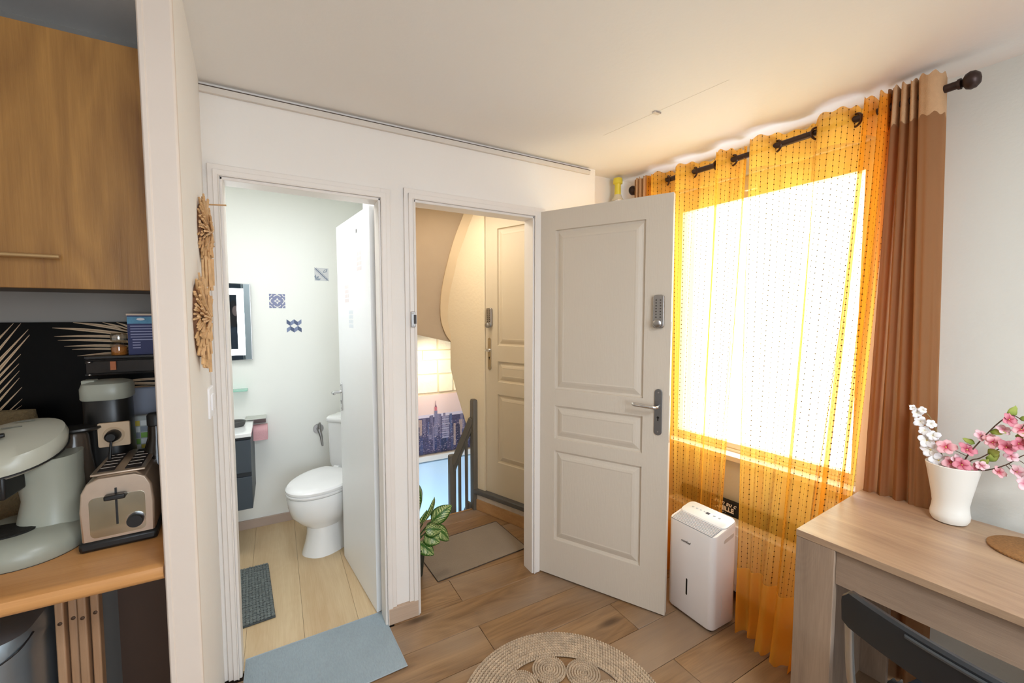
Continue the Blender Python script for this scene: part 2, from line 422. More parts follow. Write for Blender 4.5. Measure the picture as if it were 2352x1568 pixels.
# slanted wall with the building's other door
P0 = V((1.297, 2.849, 0)); dv = V((.364, -.9314, 0)); nv = V((.9314, .364, 0))
def ew(s, z, d=0): return P0 + dv * s + nv * d + V((0, 0, z))
edge = [(-.10, 2.9), (.0, 2.26), (-.07, 2.146), (-.19, 1.93), (-.29, 1.70), (-.322, 1.60), (-.335, 1.427), (-.278, 1.308), (-.28, 1.065), (-.213, .88), (-.148, .734), (-.071, .558), (-.02, .42), (-.01, 0)]
bm = bmesh.new()
pts = [(.094, 2.9), (.094, 0.0)] 
prism(bm, [ew(s, z) for s, z in edge] + [ew(.092, -.0), ew(.092, 2.9)], nv * .05)
struct('wall_stair_inner', bm, CREAM, 'cream plaster wall with a curved edge beside the landing door', 'wall', bevel=.006)
bm = bmesh.new(); prism(bm, [ew(.092, 2.26), ew(.80, 2.26), ew(.80, 2.9), ew(.092, 2.9)], nv * .05)
prism(bm, [ew(.092, 0), ew(.80, 0), ew(.80, .1), ew(.092, .1)], nv * .2)
struct('wall_entry', bm, CREAM, 'cream wall around the landing door', 'wall')
# stair stringer band and sloping soffit
out = [(1.30, 2.88, 2.45), (1.265, 2.93, 2.29), (1.20, 3.03, 2.05), (1.163, 3.13, 1.80), (1.145, 3.175, 1.615), (1.146, 3.175, 1.45), (1.168, 3.14, 1.34), (1.20, 3.09, 1.27)]
inn = [(1.36, 2.80, 2.40), (1.315, 2.88, 2.26), (1.25, 2.99, 1.99), (1.205, 3.08, 1.74), (1.19, 3.12, 1.59), (1.185, 3.13, 1.45), (1.2, 3.1, 1.33), (1.22, 3.07, 1.27)]
A_ = catmull(out, 28); B_ = catmull(inn, 28)
bm = bmesh.new(); rs = []
for a, b in zip(A_, B_):
    rs.append([bm.verts.new(a), bm.verts.new(b), bm.verts.new(b + V((.04, .10, 0))), bm.verts.new(a + V((.03, .12, 0)))])
skin(bm, rs); bmesh.ops.recalc_face_normals(bm, faces=bm.faces)
struct('trim_6', bm, mat('stringer_cream', '#d3bd9a', .6), 'cream curved stringer of the upper stairs', 'stair stringer', smooth=True)
bm = bmesh.new(); rs = []
for i, a in enumerate(A_):
    rs.append([bm.verts.new(a + V((.01, .03, 0))), bm.verts.new(V((.72, 3.15 + .02 * i / 3, a.z + .12))), bm.verts.new(V((.72, 3.30, a.z + .2))), bm.verts.new(a + V((.03, .2, .05)))])
skin(bm, rs); bmesh.ops.recalc_face_normals(bm, faces=bm.faces)
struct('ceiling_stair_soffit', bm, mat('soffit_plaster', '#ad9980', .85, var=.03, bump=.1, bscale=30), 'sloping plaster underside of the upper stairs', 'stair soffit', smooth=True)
# step under the landing door
step = thing('door_step', 'raised wooden step with a dark stone sill under the landing door', 'step', tuple(ew(.3, 0)), kind='structure')
bm = bmesh.new(); prism(bm, [ew(0, 0, -.012), ew(.80, 0, -.012), ew(.80, .085, -.012), ew(0, .085, -.012)], nv * .05)
obj('riser', bm, wood('riser_oak', '#a5774a', '#c69b6b', 1, .45, knots=False), step, bevel=.003)
bm = bmesh.new(); prism(bm, [ew(0, .085, -.006), ew(.80, .085, -.006), ew(.80, .13, -.006), ew(0, .13, -.006)], nv * .05)
obj('sill_edge', bm, mat('worn_white_paint', '#cdbfae', .6, var=.08, scale=20), step)
bm = bmesh.new(); prism(bm, [ew(-.01, .13, -.03), ew(.80, .13, -.03), ew(.80, .165, -.03), ew(-.01, .165, -.03)], nv * .15)
obj('sill', bm, mat('dark_slate', '#565350', .55, var=.1, scale=25), step, bevel=.006)

# ------------------------------------------------------------------ doors
def panel_door(name, label, W, T, H, panels, m, loc, rz, flip=1, inset=.045):
    """local x along the leaf, visible face at y=0, body behind it (y = flip*T)"""
    t = thing(name, label, 'door', loc, rz, kind='structure')
    s0, s1 = panels[0][0], panels[0][1]
    zs = sorted({0, H} | {z for p in panels for z in p[2:]}); xs = [0, s0, s1, W]
    bm = bmesh.new()
    for i in range(3):
        for j in range(len(zs) - 1):
            if i == 1 and any(abs(zs[j] - p[2]) < 1e-6 for p in panels): continue
            box(bm, (xs[i], 0, zs[j]), (xs[i + 1], flip * T, zs[j + 1]))
    bmesh.ops.remove_doubles(bm, verts=bm.verts, dist=1e-5)
    seen = {}
    for f in list(bm.faces):
        key = tuple(sorted(v.index for v in f.verts))
    bm.verts.index_update()
    for f in list(bm.faces):
        key = frozenset(v.index for v in f.verts); seen.setdefault(key, []).append(f)
    bmesh.ops.delete(bm, geom=[f for fs in seen.values() if len(fs) > 1 for f in fs], context='FACES_ONLY')
    obj('leaf', bm, m, t, local=True)
    for (a, b, z0, z1) in panels:
        bm = bmesh.new(); loops = []
        for ins, dep in ((0, 0), (.003, .010), (.013, .012), (.034, .004), (inset, .0015), (inset + .006, .0025)):
            loops.append([bm.verts.new((x, flip * dep, z)) for x, z in ((a + ins, z0 + ins), (b - ins, z0 + ins), (b - ins, z1 - ins), (a + ins, z1 - ins))])
        for l0, l1 in zip(loops, loops[1:]):
            for i in range(4): bm.faces.new((l0[i], l0[(i + 1) % 4], l1[(i + 1) % 4], l1[i]))
        bm.faces.new(loops[-1])
        back = [bm.verts.new((v.co.x, flip * T, v.co.z)) for v in loops[0]]
        bm.faces.new(back[::-1]); bmesh.ops.recalc_face_normals(bm, faces=bm.faces)
        obj('door_panel', bm, m, t, local=True)
    return t
def keypad(t, x, z, flip, h=.158, w=.052):
    # body, knob, buttons; outward is -flip*y
    o = -flip
    bm = bmesh.new(); prism(bm, [V((p.x, 0, p.y)) for p in rrect(w, h, .014, 5, x, z)], (0, o * .018, 0))
    k = obj('keypad_lock', bm, METAL, t, bevel=.003, local=True)
    bm = bmesh.new()
    for r in range(7):
        for c in (-1, 1): lathe(bm, [(0, o * .0185), (.0036, o * .0185), (.0036, o * .021), (0, o * .022)], (x + c * .010, 0, z + .054 - r * .0135), 8, 'Y')
    obj('button', bm, mat('keypad_button', '#57524e', .4, .6), k, local=True, kind='stuff')
    bm = bmesh.new(); lathe(bm, [(0, o * .018), (.019, o * .018), (.020, o * .024), (.018, o * .038), (.012, o * .042), (0, o * .043)], (x, 0, z - .055), 20, 'Y')
    obj('knob', bm, METAL, k, local=True, smooth=True)
def lever(t, x, z, flip, dirx, h=.225, w=.036, m=None, lx=.1):
    o = -flip
    bm = bmesh.new(); prism(bm, [V((p.x, 0, p.y)) for p in rrect(w, h, w / 2 - .001, 7, x, z)], (0, o * .006, 0))
    pl = obj('handle_plate', bm, m or mat('satin_steel_plate', '#7f7f80', .38, .9), t, bevel=.002, local=True)
    zz = z + .03
    bm = bmesh.new()
    tube(bm, [(x, 0, zz), (x, o * .045, zz), (x + dirx * .012, o * .053, zz), (x + dirx * .05, o * .055, zz + .002), (x + dirx * lx, o * .055, zz + .006), (x + dirx * (lx + .012), o * .053, zz + .007)], [.009, .009, .010, .009, .011, .007], 12)
    obj('lever', bm, CHROME, pl, local=True, smooth=True)
    bm = bmesh.new(); box(bm, (x - .003, o * .0055, z - .042), (x + .003, o * .0068, z - .028)); lathe(bm, [(0, o * .0055), (.006, o * .0055), (.006, o * .0068), (0, o * .0068)], (x, 0, z - .026), 12, 'Y')
    obj('keyhole', bm, BLACK, pl, local=True)
    for s in (-1, 1):
        bm = bmesh.new(); lathe(bm, [(0, o * .0055), (.0035, o * .0055), (.0035, o * .0075), (0, o * .008)], (x, 0, z + s * (h / 2 - .017)), 10, 'Y')
        obj('screw', bm, METAL, pl, local=True)
# open entry door (hinge at landing doorway's right jamb)
ang = math.atan2(-.64, .345)
d1 = panel_door('door_1', 'open taupe white panelled entry door with keypad lock, swung into the room', .727, .036, 2.04,
    [(.122, .603, 1.065, 1.932), (.122, .603, .79, .975), (.122, .603, .21, .722)], DOORM, (1.272, 1.979 - .0, .008), ang, flip=1)
keypad(d1, .672, 1.49, 1); lever(d1, .678, 1.006, 1, -1)
obj('edge_latch', bx((.7265, .008, 1.40), (.7285, .026, 1.44)), METAL, d1, local=True)
obj('edge_latch', bx((.7265, .008, .86), (.7285, .026, 1.09)), METAL, d1, local=True)
# landing door
ed = math.atan2(dv.y, dv.x)
o3 = ew(.094, .166, 0)
d3 = panel_door('door_3', 'closed cream panelled door with keypad lock across the landing', .83, .04, 2.06,
    [(.115, .72, 1.10, 1.93), (.115, .72, .835, .985), (.115, .72, .24, .745)], mat('cream_door_paint', '#cfc0a6', .5, var=.02), tuple(o3 + nv * .012), ed, flip=1)
keypad(d3, .044, 1.30, 1, .14, .05); lever(d3, .040, 1.035, 1, 1, .235, .03, mat('cream_steel', '#b3a183', .4, .8), .045)
# bathroom door leaf
b_dir = V((-.071, .606, 0)); bl = thing('door_2', 'white flush bathroom door standing open with pale tile stickers', 'door', (.394, 2.059, 0), math.atan2(b_dir.y, b_dir.x), kind='structure')
obj('leaf', bx((0, -.038, .006), (.612, 0, 1.995)), DOORW, bl, local=True, bevel=.0015)
STK = mat('pale_sticker', '#e6dcdc', .5, var=.04); STK2 = mat('pale_sticker_blue', '#dfe6ec', .5, var=.04)
for s, z, m in ((.175, 1.755, STK), (.418, 1.600, STK), (.34, 1.46, STK2)):
    bm = bmesh.new()
    for i in range(3):
        for j in range(4):
            cx, cz = s - .04 + .027 * i + .013, z - .05 + .025 * j + .0125
            prism(bm, [(cx - .0115, 0, cz - .008), (cx, 0, cz - .0115), (cx + .0115, 0, cz - .008), (cx + .0115, 0, cz + .0105), (cx, 0, cz + .007), (cx - .0115, 0, cz + .0105)], (0, .0005, 0))
    obj('tile_sticker', bm, m, bl, local=True)
lever(bl, .572, 1.0, -1, -1, .17, .032, CHROME, .055)
obj('strike_edge', bx((.20, -.002, 1.9), (.22, .0, 1.92)), METAL, bl, local=True)
for z in (.25, 1.0, 1.76):
    bm = bmesh.new(); tube(bm, [(.437, 2.043, z), (.437, 2.043, z + .09)], .0055, 10)
    obj('hinge', bm, TRIM, bl)
# strike plate on the landing frame
sp = thing('strike_plate', 'small grey metal latch keeper screwed to the frame between the doorways', 'latch plate', (.566, 1.945, 1.46))
obj('keeper_plate', bx((.552, 1.934, 1.425), (.573, 1.944, 1.497)), METAL, sp, bevel=.002)
obj('keeper_slot', bx((.564, 1.931, 1.44), (.576, 1.936, 1.482)), mat('dark_slot', '#4a4644', .5, .5), sp, bevel=.001)
for z in (1.433, 1.489):
    bm = bmesh.new(); lathe(bm, [(0, -.013), (.004, -.013), (.004, -.010), (0, -.010)], (.559, 1.945, z), 10, 'Y'); obj('screw', bm, CHROME, sp)
# ------------------------------------------------------------------ kitchen corner
FX = (.492, .870)
cab = thing('wall_cabinet', 'honey brown wood wall cabinet with a long bar handle, left of the post', 'cabinet', (-.56, 1.65, 1.545))
obj('body', bx((-1.46, 1.502, 1.548), (-.262, 1.80, 2.178)), mat('cabinet_carcass', '#5e564e', .6), cab)
obj('door', bx((-.861, 1.483, 1.545), (-.262, 1.501, 2.18)), CABW, cab, bevel=.0015)
obj('door', bx((-1.46, 1.483, 1.545), (-.863, 1.501, 2.18)), CABW, cab, bevel=.0015)
bm = bmesh.new(); tube(bm, [(-.72, 1.46, 1.622), (-.462, 1.46, 1.622)], .0055, 12)
for x in (-.70, -.50): tube(bm, [(x, 1.46, 1.622), (x, 1.485, 1.622)], .004, 8)
h = obj('handle', bm, mat('champagne_handle', '#c9a878', .35, .7), cab, smooth=True)
wt = thing('worktop', 'beech wood kitchen worktop with a rounded front edge', 'worktop', (-.9, 1.5, .862))
prof = [(1.215, .868), (1.2125, .874), (1.212, .885), (1.215, .894), (1.222, .8985), (1.232, .90), (1.79, .90), (1.79, .862), (1.222, .862)]
bm = bmesh.new(); prism(bm, [(-2.19, y, z) for y, z in prof], (1.945, 0, 0))
obj('slab', bm, WORKT, wt, smooth=True)
sb = thing('splashback', 'glossy black splashback panel printed with cream palm leaves', 'splashback', (-.9, 1.795, .9))
obj('panel', bx((-2.19, 1.7895, .902), (-.262, 1.7985, 1.457)), mat('splashback_black', '#040404', .35, var=.3, scale=200, spec=.12), sb)
LP = [((-0.672, 1.455), (-0.757, 1.329), 0.0049), ((-0.657, 1.455), (-0.759, 1.288), 0.0049), ((-0.643, 1.436), (-0.769, 1.253), 0.0058), ((-0.641, 1.42), (-0.771, 1.222), 0.0067), ((-0.662, 1.363), (-0.772, 1.207), 0.0054), ((-0.667, 1.335), (-0.773, 1.187), 0.0049), ((-0.667, 1.314), (-0.774, 1.156), 0.0045), ((-0.668, 1.293), (-0.776, 1.13), 0.0049), ((-0.664, 1.265), (-0.777, 1.11), 0.0049), ((-0.665, 1.23), (-0.768, 1.103), 0.004), ((-0.667, 1.21), (-0.759, 1.123), 0.0027), ((-0.546, 1.456), (-0.406, 1.424), 0.0054), ((-0.592, 1.44), (-0.406, 1.412), 0.0058), ((-0.479, 1.456), (-0.384, 1.412), 0.0045), ((-0.446, 1.456), (-0.373, 1.411), 0.0045), ((-0.589, 1.414), (-0.385, 1.403), 0.0045), ((-0.582, 1.402), (-0.385, 1.388), 0.0045), ((-0.569, 1.383), (-0.386, 1.374), 0.0045), ((-0.552, 1.373), (-0.386, 1.363), 0.0036), ((-0.541, 1.352), (-0.375, 1.356), 0.004), ((-0.525, 1.329), (-0.376, 1.335), 0.0031), ((-0.491, 1.292), (-0.32, 1.287), 0.0049), ((-0.469, 1.26), (-0.321, 1.266), 0.0045), ((-0.465, 1.256), (-0.322, 1.246), 0.0049), ((-0.44, 1.244), (-0.322, 1.233), 0.0049), ((-0.436, 1.229), (-0.323, 1.223), 0.0036)]
LEAFP = mat('palm_print_cream', '#c4a987', .4, var=.15, scale=90)
LEAFD = mat('palm_print_shade', '#8c6b4c', .4, var=.15, scale=90)
for i, (a, b, wd) in enumerate(LP):
    a = V((a[0], 0, a[1])); b = V((b[0], 0, b[1]))
    if i < 11: b = a + (b - a) * 1.7
    d = (b - a); n = V((-d.z, 0, d.x)).normalized(); up, dn = [], []
    for j in range(9):
        t = j / 8; bow = (sin(pi * t) * .004) * (1 if i < 11 else .8)
        p = a.lerp(b, t) + V((0, 1.7893, bow)); wv = wd * min(1, .1 + 2.2 * t)
        up.append(p + n * wv); dn.append(p - n * wv * .7)
    bm = bmesh.new()
    fv = [bm.verts.new(p) for p in up]; gv = [bm.verts.new(p) for p in dn]
    for j in range(8): bm.faces.new((fv[j], fv[j + 1], gv[j + 1], gv[j]))
    pl = obj('palm_leaflet', bm, LEAFP, sb)
    bm = bmesh.new()
    fv = [bm.verts.new(q.lerp(r_, .42) - V((0, .0003, 0))) for q, r_ in zip(up, dn)]; gv = [bm.verts.new(q.lerp(r_, .60) - V((0, .0003, 0))) for q, r_ in zip(up, dn)]
    for j in range(8): bm.faces.new((fv[j], fv[j + 1], gv[j + 1], gv[j]))
    obj('leaflet_vein', bm, LEAFD, pl)

# corner rack + what stands on it
rk = thing('wall_rack', 'small black wire rack on the palm splashback', 'rack', (-.40, 1.75, 1.30))
obj('shelf', bx((-.50, 1.70, 1.349), (-.27, 1.786, 1.354)), BLACK, rk)
for z, nm in ((1.300, 'rail'), (1.343, 'rail')):
    bm = bmesh.new(); tube(bm, [(-.27, 1.70, z), (-.488, 1.70, z), (-.498, 1.708, z), (-.50, 1.72, z), (-.50, 1.786, z)], .0035, 8); obj(nm, bm, BLACK, rk, smooth=True)
for z in (1.30, 1.338):
    bm = bmesh.new(); bmesh.ops.create_uvsphere(bm, u_segments=10, v_segments=6, radius=.0042, matrix=M.Translation((-.488, 1.696, z))); obj('rail_tip', bm, CHROME, rk, smooth=True)
bm = bmesh.new(); box(bm, (-.50, 1.70, 1.298), (-.27, 1.786, 1.3015)); obj('bottom_plate', bm, BLACK, rk)
obj('rear_plate', bx((-.498, 1.705, 1.3015), (-.272, 1.712, 1.349)), mat('smoked_panel', '#17110e', .25), rk)
obj('orange_tab', bx((-.443, 1.6985, 1.312), (-.430, 1.7045, 1.338)), mat('orange_tab', '#b5683c', .6), rk)
jar = thing('spice_jar', 'clear glass spice jar with orange powder on the black rack', 'jar', (-.43, 1.74, 1.3545))
bm = bmesh.new(); lathe(bm, [(0, 0), (.0195, 0), (.021, .003), (.021, .036), (.017, .042), (.016, .046)], (0, 0, 0), 24); obj('glass_body', bm, glassmat('jar_glass', (.95, .93, .88, 1), .12), jar, smooth=True, local=True)
bm = bmesh.new(); lathe(bm, [(0, .001), (.0185, .001), (.0185, .024), (.009, .031), (0, .033)], (0, 0, 0), 24); obj('orange_spice', bm, mat('orange_spice', '#c47a2e', .9, bump=.5, bscale=300), jar, smooth=True, local=True)
bm = bmesh.new(); lathe(bm, [(0, .046), (.0195, .046), (.020, .05), (.020, .062), (.017, .069), (0, .0695)], (0, 0, 0), 24); obj('lid', bm, glassmat('jar_lid', (.8, .78, .7, 1), .3), jar, smooth=True, local=True)
car = thing('salt_carton', 'tall blue carton with a white top edge on the black rack', 'carton', (-.375, 1.745, 1.3545))
NAVY = mat('navy_print', '#232c62', .5, var=.1); SKYP = mat('sky_print', '#5fa0c4', .5, var=.3, scale=60)
obj('box', bx((-.405, 1.725, 1.3545), (-.335, 1.765, 1.478)), NAVY, car)
obj('top_edge', bx((-.4065, 1.7235, 1.478), (-.3335, 1.7665, 1.4835)), mat('carton_white', '#e6cdb6', .6), car)
obj('picture_band', bx((-.405, 1.7242, 1.452), (-.335, 1.7252, 1.474)), SKYP, car)
bm = bmesh.new(); lathe(bm, [(0, -.001), (.010, -.001), (.010, 0)], (-.372, 1.7243, 1.466), 16, 'Y', 1, .4); obj('picture_cloud', bm, PLASTW, car)
for j in range(9):
    z = 1.443 - j * .0085; x0 = -.398 + (0 if j < 5 else .004) ; x1 = -.345 if j < 6 else -.375
    obj('text_line', bx((x0, 1.7240, z), (x1, 1.7252, z + .0025)), mat('print_pale', '#a9adcf', .5), car)
# power socket with a plug
so = thing('power_socket', 'square beige power socket with a black plug in it', 'socket', (-.406, 1.555, 1.144))
bm = bmesh.new(); prism(bm, [V((p.x, 1.555, p.y)) for p in rrect(.068, .068, .004, 3, -.406, 1.144)], (0, .009, 0)); obj('plate', bm, mat('beige_plate', '#cdb292', .5), so, bevel=.0012)
bm = bmesh.new(); lathe(bm, [(.0195, -.0005), (.022, -.002), (.0235, -.0005), (.0235, .002), (.0195, .002)], (-.406, 1.555, 1.142), 28, 'Y'); obj('rim', bm, mat('beige_plate', '#cdb292', .5), so, smooth=True)
plg = obj('plug', (lambda b: (lathe(b, [(0, -.03), (.010, -.030), (.0145, -.024), (.0165, -.004), (.0165, 0)], (-.406, 1.555, 1.142), 24, 'Y'), b)[-1])(bmesh.new()), BLACK, so, smooth=True)
bm = bmesh.new(); tube(bm, catmull([(-.406, 1.53, 1.132), (-.407, 1.52, 1.10), (-.409, 1.515, 1.08), (-.43, 1.52, 1.06), (-.435, 1.53, 1.045), (-.41, 1.53, 1.05), (-.395, 1.54, 1.06), (-.40, 1.55, 1.03), (-.41, 1.56, .98), (-.42, 1.57, .905)], 40), .0032, 8); obj('cord', bm, BLACK, plg, smooth=True)

# black capsule machine behind the socket
bk = thing('coffee_maker', 'tall black coffee maker with a grey domed lid, behind the socket', 'coffee maker', (-.43, 1.62, .9))
bm = loft([sup(.052, .056, 3, 32, 0, 0, z) for z in (0, .01)] + [sup(a, a + .003, 3, 32, 0, 0, z) for a, z in ((.054, .03), (.053, .15), (.051, .28), (.050, .34), (.048, .345))])
obj('body', bm, mat('coffee_maker_black', '#131210', .35, var=.15), bk, smooth=True, local=True)
bm = loft([sup(a, a + .003, 3, 32, 0, 0, z) for a, z in ((.053, .340), (.055, .344), (.055, .372), (.051, .385), (.035, .391), (.01, .393))])
obj('lid', bm, GREYP, bk, smooth=True, local=True)
obj('lid_tab', bx((-.048, -.03, .383), (-.02, .005, .396)), GREYP, bk, local=True, bevel=.003)
# dark jug with a flat lid between the two machines
jg = thing('dark_jug', 'dark smoky jug with a flat black lid between the two coffee machines', 'jug', (-.488, 1.560, .9))
bm = bmesh.new(); lathe(bm, [(0, 0), (.042, 0), (.046, .01), (.043, .12), (.033, .20), (.030, .25), (.026, .262), (0, .264)], (0, 0, 0), 28); obj('body', bm, mat('smoky_brown', '#4b4036', .18, var=.2), jg, smooth=True, local=True)
bm = bmesh.new(); lathe(bm, [(0, .262), (.046, .263), (.052, .268), (.050, .273), (.02, .277), (0, .278)], (0, 0, 0), 28, sx=1.12, sy=.8); obj('lid', bm, mat('lid_black', '#23211e', .3), jg, smooth=True, local=True)
bm = bmesh.new(); tube(bm, [(-.03, .0, .266), (-.06, .01, .25), (-.068, .01, .20), (-.045, .0, .13)], [.006, .006, .005, .005], 8); obj('handle', bm, mat('lid_black', '#23211e', .3), jg, smooth=True, local=True)

# grey pad coffee machine
pm = thing('pad_coffee_machine', 'rounded grey coffee pad machine at the left edge of the worktop', 'coffee machine', (-.535, 1.46, .9), 0)
bm = loft([sup(a, b, 2.2, 40, x, y, z) for a, b, x, y, z in ((.112, .118, -.02, -.0, .0), (.116, .122, -.02, 0, .006), (.116, .122, -.02, 0, .03), (.106, .112, -.02, .004, .05), (.08, .09, -.02, .01, .062))])
obj('base', bm, GREYP, pm, smooth=True, local=True)
bm = loft([sup(a, b, 2.2, 40, x, y, z) for a, b, x, y, z in ((.113, .119, -.02, 0, -.0), (.113, .119, -.02, 0, .004))]); obj('base_foot', bm, BLACK, pm, local=True)
bm = loft([sup(a, b, 2.3, 32, x, y, z) for a, b, x, y, z in ((.066, .045, -.055, -.03, .056), (.068, .047, -.055, -.03, .066), (.06, .040, -.055, -.03, .068))]); obj('drip_tray', bm, mat('drip_black', '#15140f', .6, bump=.6, bscale=300), pm, smooth=True, local=True)
bm = loft([sup(a, b, 2.4, 36, x, y, z) for a, b, x, y, z in ((.066, .072, .022, .03, .03), (.060, .066, .022, .032, .07), (.054, .062, .025, .035, .12), (.056, .064, .022, .033, .17), (.062, .07, .018, .03, .225))])
obj('column', bm, GREYP, pm, smooth=True, local=True)
hd = lambda a, z, dx=0: [V((p.x, p.y, p.z)) for p in sup(a, a * .92, 2.1, 40, -.035 + dx, .0, z)]
def tilt(ps): return [V((p.x, p.y, p.z + .35 * (p.y) + .10 * (p.x + .035))) for p in ps]
bm = loft([tilt(hd(a, z)) for a, z in ((.06, .215), (.088, .228), (.098, .240), (.1, .262), (.094, .278), (.06, .290), (.02, .294))])
obj('head', bm, mat('pale_grey_plastic', '#b5b3a2', .3, var=.03), pm, smooth=True, local=True)
bm = loft([tilt(hd(a, z)) for a, z in ((.0995, .2365), (.1012, .2375), (.1012, .2395), (.0995, .2405))]); obj('lid_seam', bm, BLACK, pm, local=True)
bm = loft([sup(.035, .022, 2.2, 24, -.075, -.02, z) for z in (.19, .222)]); obj('spout', bm, BLACK, pm, local=True, smooth=True)
bm = bmesh.new(); prism(bm, [(-.10, -.075, .155), (-.015, -.085, .155), (.0, -.03, .165), (-.10, .01, .165)], (0, 0, .055)); obj('nozzle_block', bm, BLACK, pm, local=True, bevel=.004)
bm = bmesh.new(); tube(bm, [(-.085, -.03, .284), (-.06, -.035, .292), (-.03, -.03, .296)], [.005, .009, .005], 10); obj('lid_latch', bm, BLACK, pm, local=True, smooth=True)
for dx, dy in ((0, .02), (.014, .045)):
    bm = bmesh.new(); tube(bm, [(-.055 + dx, dy, .2955 + .35 * dy), (-.02 + dx, dy + .003, .2965 + .35 * dy)], .0016, 6); obj('lid_groove', bm, mat('groove_grey', '#66655a', .5), pm, local=True)
bm = bmesh.new(); lathe(bm, [(0, -.118), (.009, -.118), (.010, -.112), (0, -.11)], (-.045, 0, .026), 16, 'Y'); obj('power_button', bm, BLACKG, pm, local=True, smooth=True)

# toaster
ts = thing('toaster', 'polished steel two slot toaster with a black base and dial', 'toaster', (-.364, 1.46, .9), R(4))
TS = mat('warm_steel', '#cdbba8', .32, .85, var=.08, scale=40); MIR = mat('mirror_steel', '#ccd6d0', .12, 1, var=.25, scale=14)
def tsec(y, s=1.0):
    return [V((p.x * s, y, p.z)) for p in [V((-.068, 0, .02)), V((-.070, 0, .10)), V((-.066, 0, .145)), V((-.055, 0, .168)), V((-.035, 0, .178)), V((.035, 0, .178)), V((.055, 0, .168)), V((.066, 0, .145)), V((.070, 0, .10)), V((.068, 0, .02))]]
bm = loft([tsec(-.092, .96), tsec(-.095 + .006), tsec(.16), tsec(.167, .96)]); obj('body', bm, TS, ts, smooth=True, local=True, bevel=.004)
obj('base', bx((-.074, -.098, 0), (.074, .172, .026)), BLACK, ts, local=True, bevel=.008)
bm = bmesh.new(); prism(bm, [V((p.x, -.0935, p.y)) for p in rrect(.104, .10, .012, 4, 0, .082)], (0, .003, 0)); obj('front_panel', bm, MIR, ts, local=True)
obj('lever_slot', bx((-.004, -.0955, .058), (.000, -.092, .150)), BLACK, ts, local=True)
obj('lever_knob', bx((-.022, -.112, .125), (.018, -.094, .137)), BLACK, ts, local=True, bevel=.003)
bm = bmesh.new(); lathe(bm, [(0, -.108), (.015, -.108), (.0165, -.104), (.0165, -.094), (0, -.093)], (.032, 0, .060), 24, 'Y'); obj('dial', bm, BLACK, ts, local=True, smooth=True)
bm = bmesh.new(); lathe(bm, [(.0175, -.0955), (.020, -.0955), (.020, -.093), (.0175, -.093)], (.032, 0, .060), 24, 'Y'); obj('dial_ring', bm, CHROME, ts, local=True)
rk_ = bmesh.new(); box(rk_, (-.052, -.07, .178), (.052, .145, .184)); tr = obj('top_plate', rk_, TS, ts, local=True, bevel=.002)
for x in (-.026, .026):
    obj('slot', bx((x - .016, -.055, .1838), (x + .016, .13, .1852)), mat('slot_dark', '#1c1310', .7), tr, local=True)
    for y in (-.03, .0, .03, .06, .09): 
        bm = bmesh.new(); tube(bm, [(x - .014, y, .1862), (x + .014, y, .1862)], .0012, 6); obj('slot_wire', bm, CHROME, tr, local=True)
# items in the right corner
bt = thing('dark_bottle', 'dark bottle in the corner right of the black coffee maker', 'bottle', (-.312, 1.55, .9))
bm = bmesh.new(); lathe(bm, [(0, 0), (.034, 0), (.036, .004), (.036, .15), (.030, .19), (.021, .225), (.019, .26), (0, .262)], (0, 0, 0), 24); obj('body', bm, mat('dark_glass', '#2a221a', .15, var=.2), bt, local=True, smooth=True)
bm = bmesh.new(); lathe(bm, [(0, .262), (.021, .262), (.021, .29), (.017, .296), (0, .297)], (0, 0, 0), 20); obj('cap', bm, BLACK, bt, local=True, smooth=True)
pk = thing('patterned_packet', 'white and green checked packet standing behind the dark bottle', 'packet', (-.345, 1.70, .9))
obj('packet_body', bx((-.40, 1.69, .90), (-.30, 1.72, 1.165)), mat('packet_grey', '#b3b7b2', .5), pk, bevel=.004)
cols = ['#e5e8e4', '#7fae4a', '#d8c24a', '#8f97a0', '#e5e8e4']
for i in range(5):
    for j in range(7):
        q = cols[(i * 3 + j * 2) % 5]
        obj('check', bx((-.396 + .018 * i, 1.6885, 1.02 + .019 * j), (-.380 + .018 * i, 1.69, 1.036 + .019 * j)), mat('check_' + q[1:], q, .5), pk)
gt = thing('grey_board', 'grey board leaning in the corner behind the packet', 'board', (-.34, 1.765, .9))
obj('board', bx((-.43, 1.755, .9), (-.275, 1.768, 1.245)), mat('slate_grey', '#8b93a4', .55, var=.04), gt, bevel=.006)
# cloth bag on the left
cb = thing('jute_bag', 'brown woven bag standing against the splashback at the left edge', 'bag', (-.70, 1.71, .9))
bm = bmesh.new(); rs = []
for j, z in enumerate([.90, .93, 1.02, 1.12, 1.17, 1.205, 1.20]):
    th = [.045, .05, .052, .045, .03, .014, .009][j]; row = []
    for i in range(28):
        a = 2 * pi * i / 28; x = -.71 + (.118 - .004 * j) * (abs(cos(a)) ** .6) * (1 if cos(a) > 0 else -1)
        row.append(bm.verts.new((x, 1.715 + th * sin(a), z + (.01 * sin(14 * x) + .10 * (x + .71) if j > 3 else 0))))
    rs.append(row)
skin(bm, rs); obj('sack', bm, mat('jute_cloth', '#6e5c3e', .95, var=.2, scale=120, bump=.8, bscale=220), cb, smooth=True)
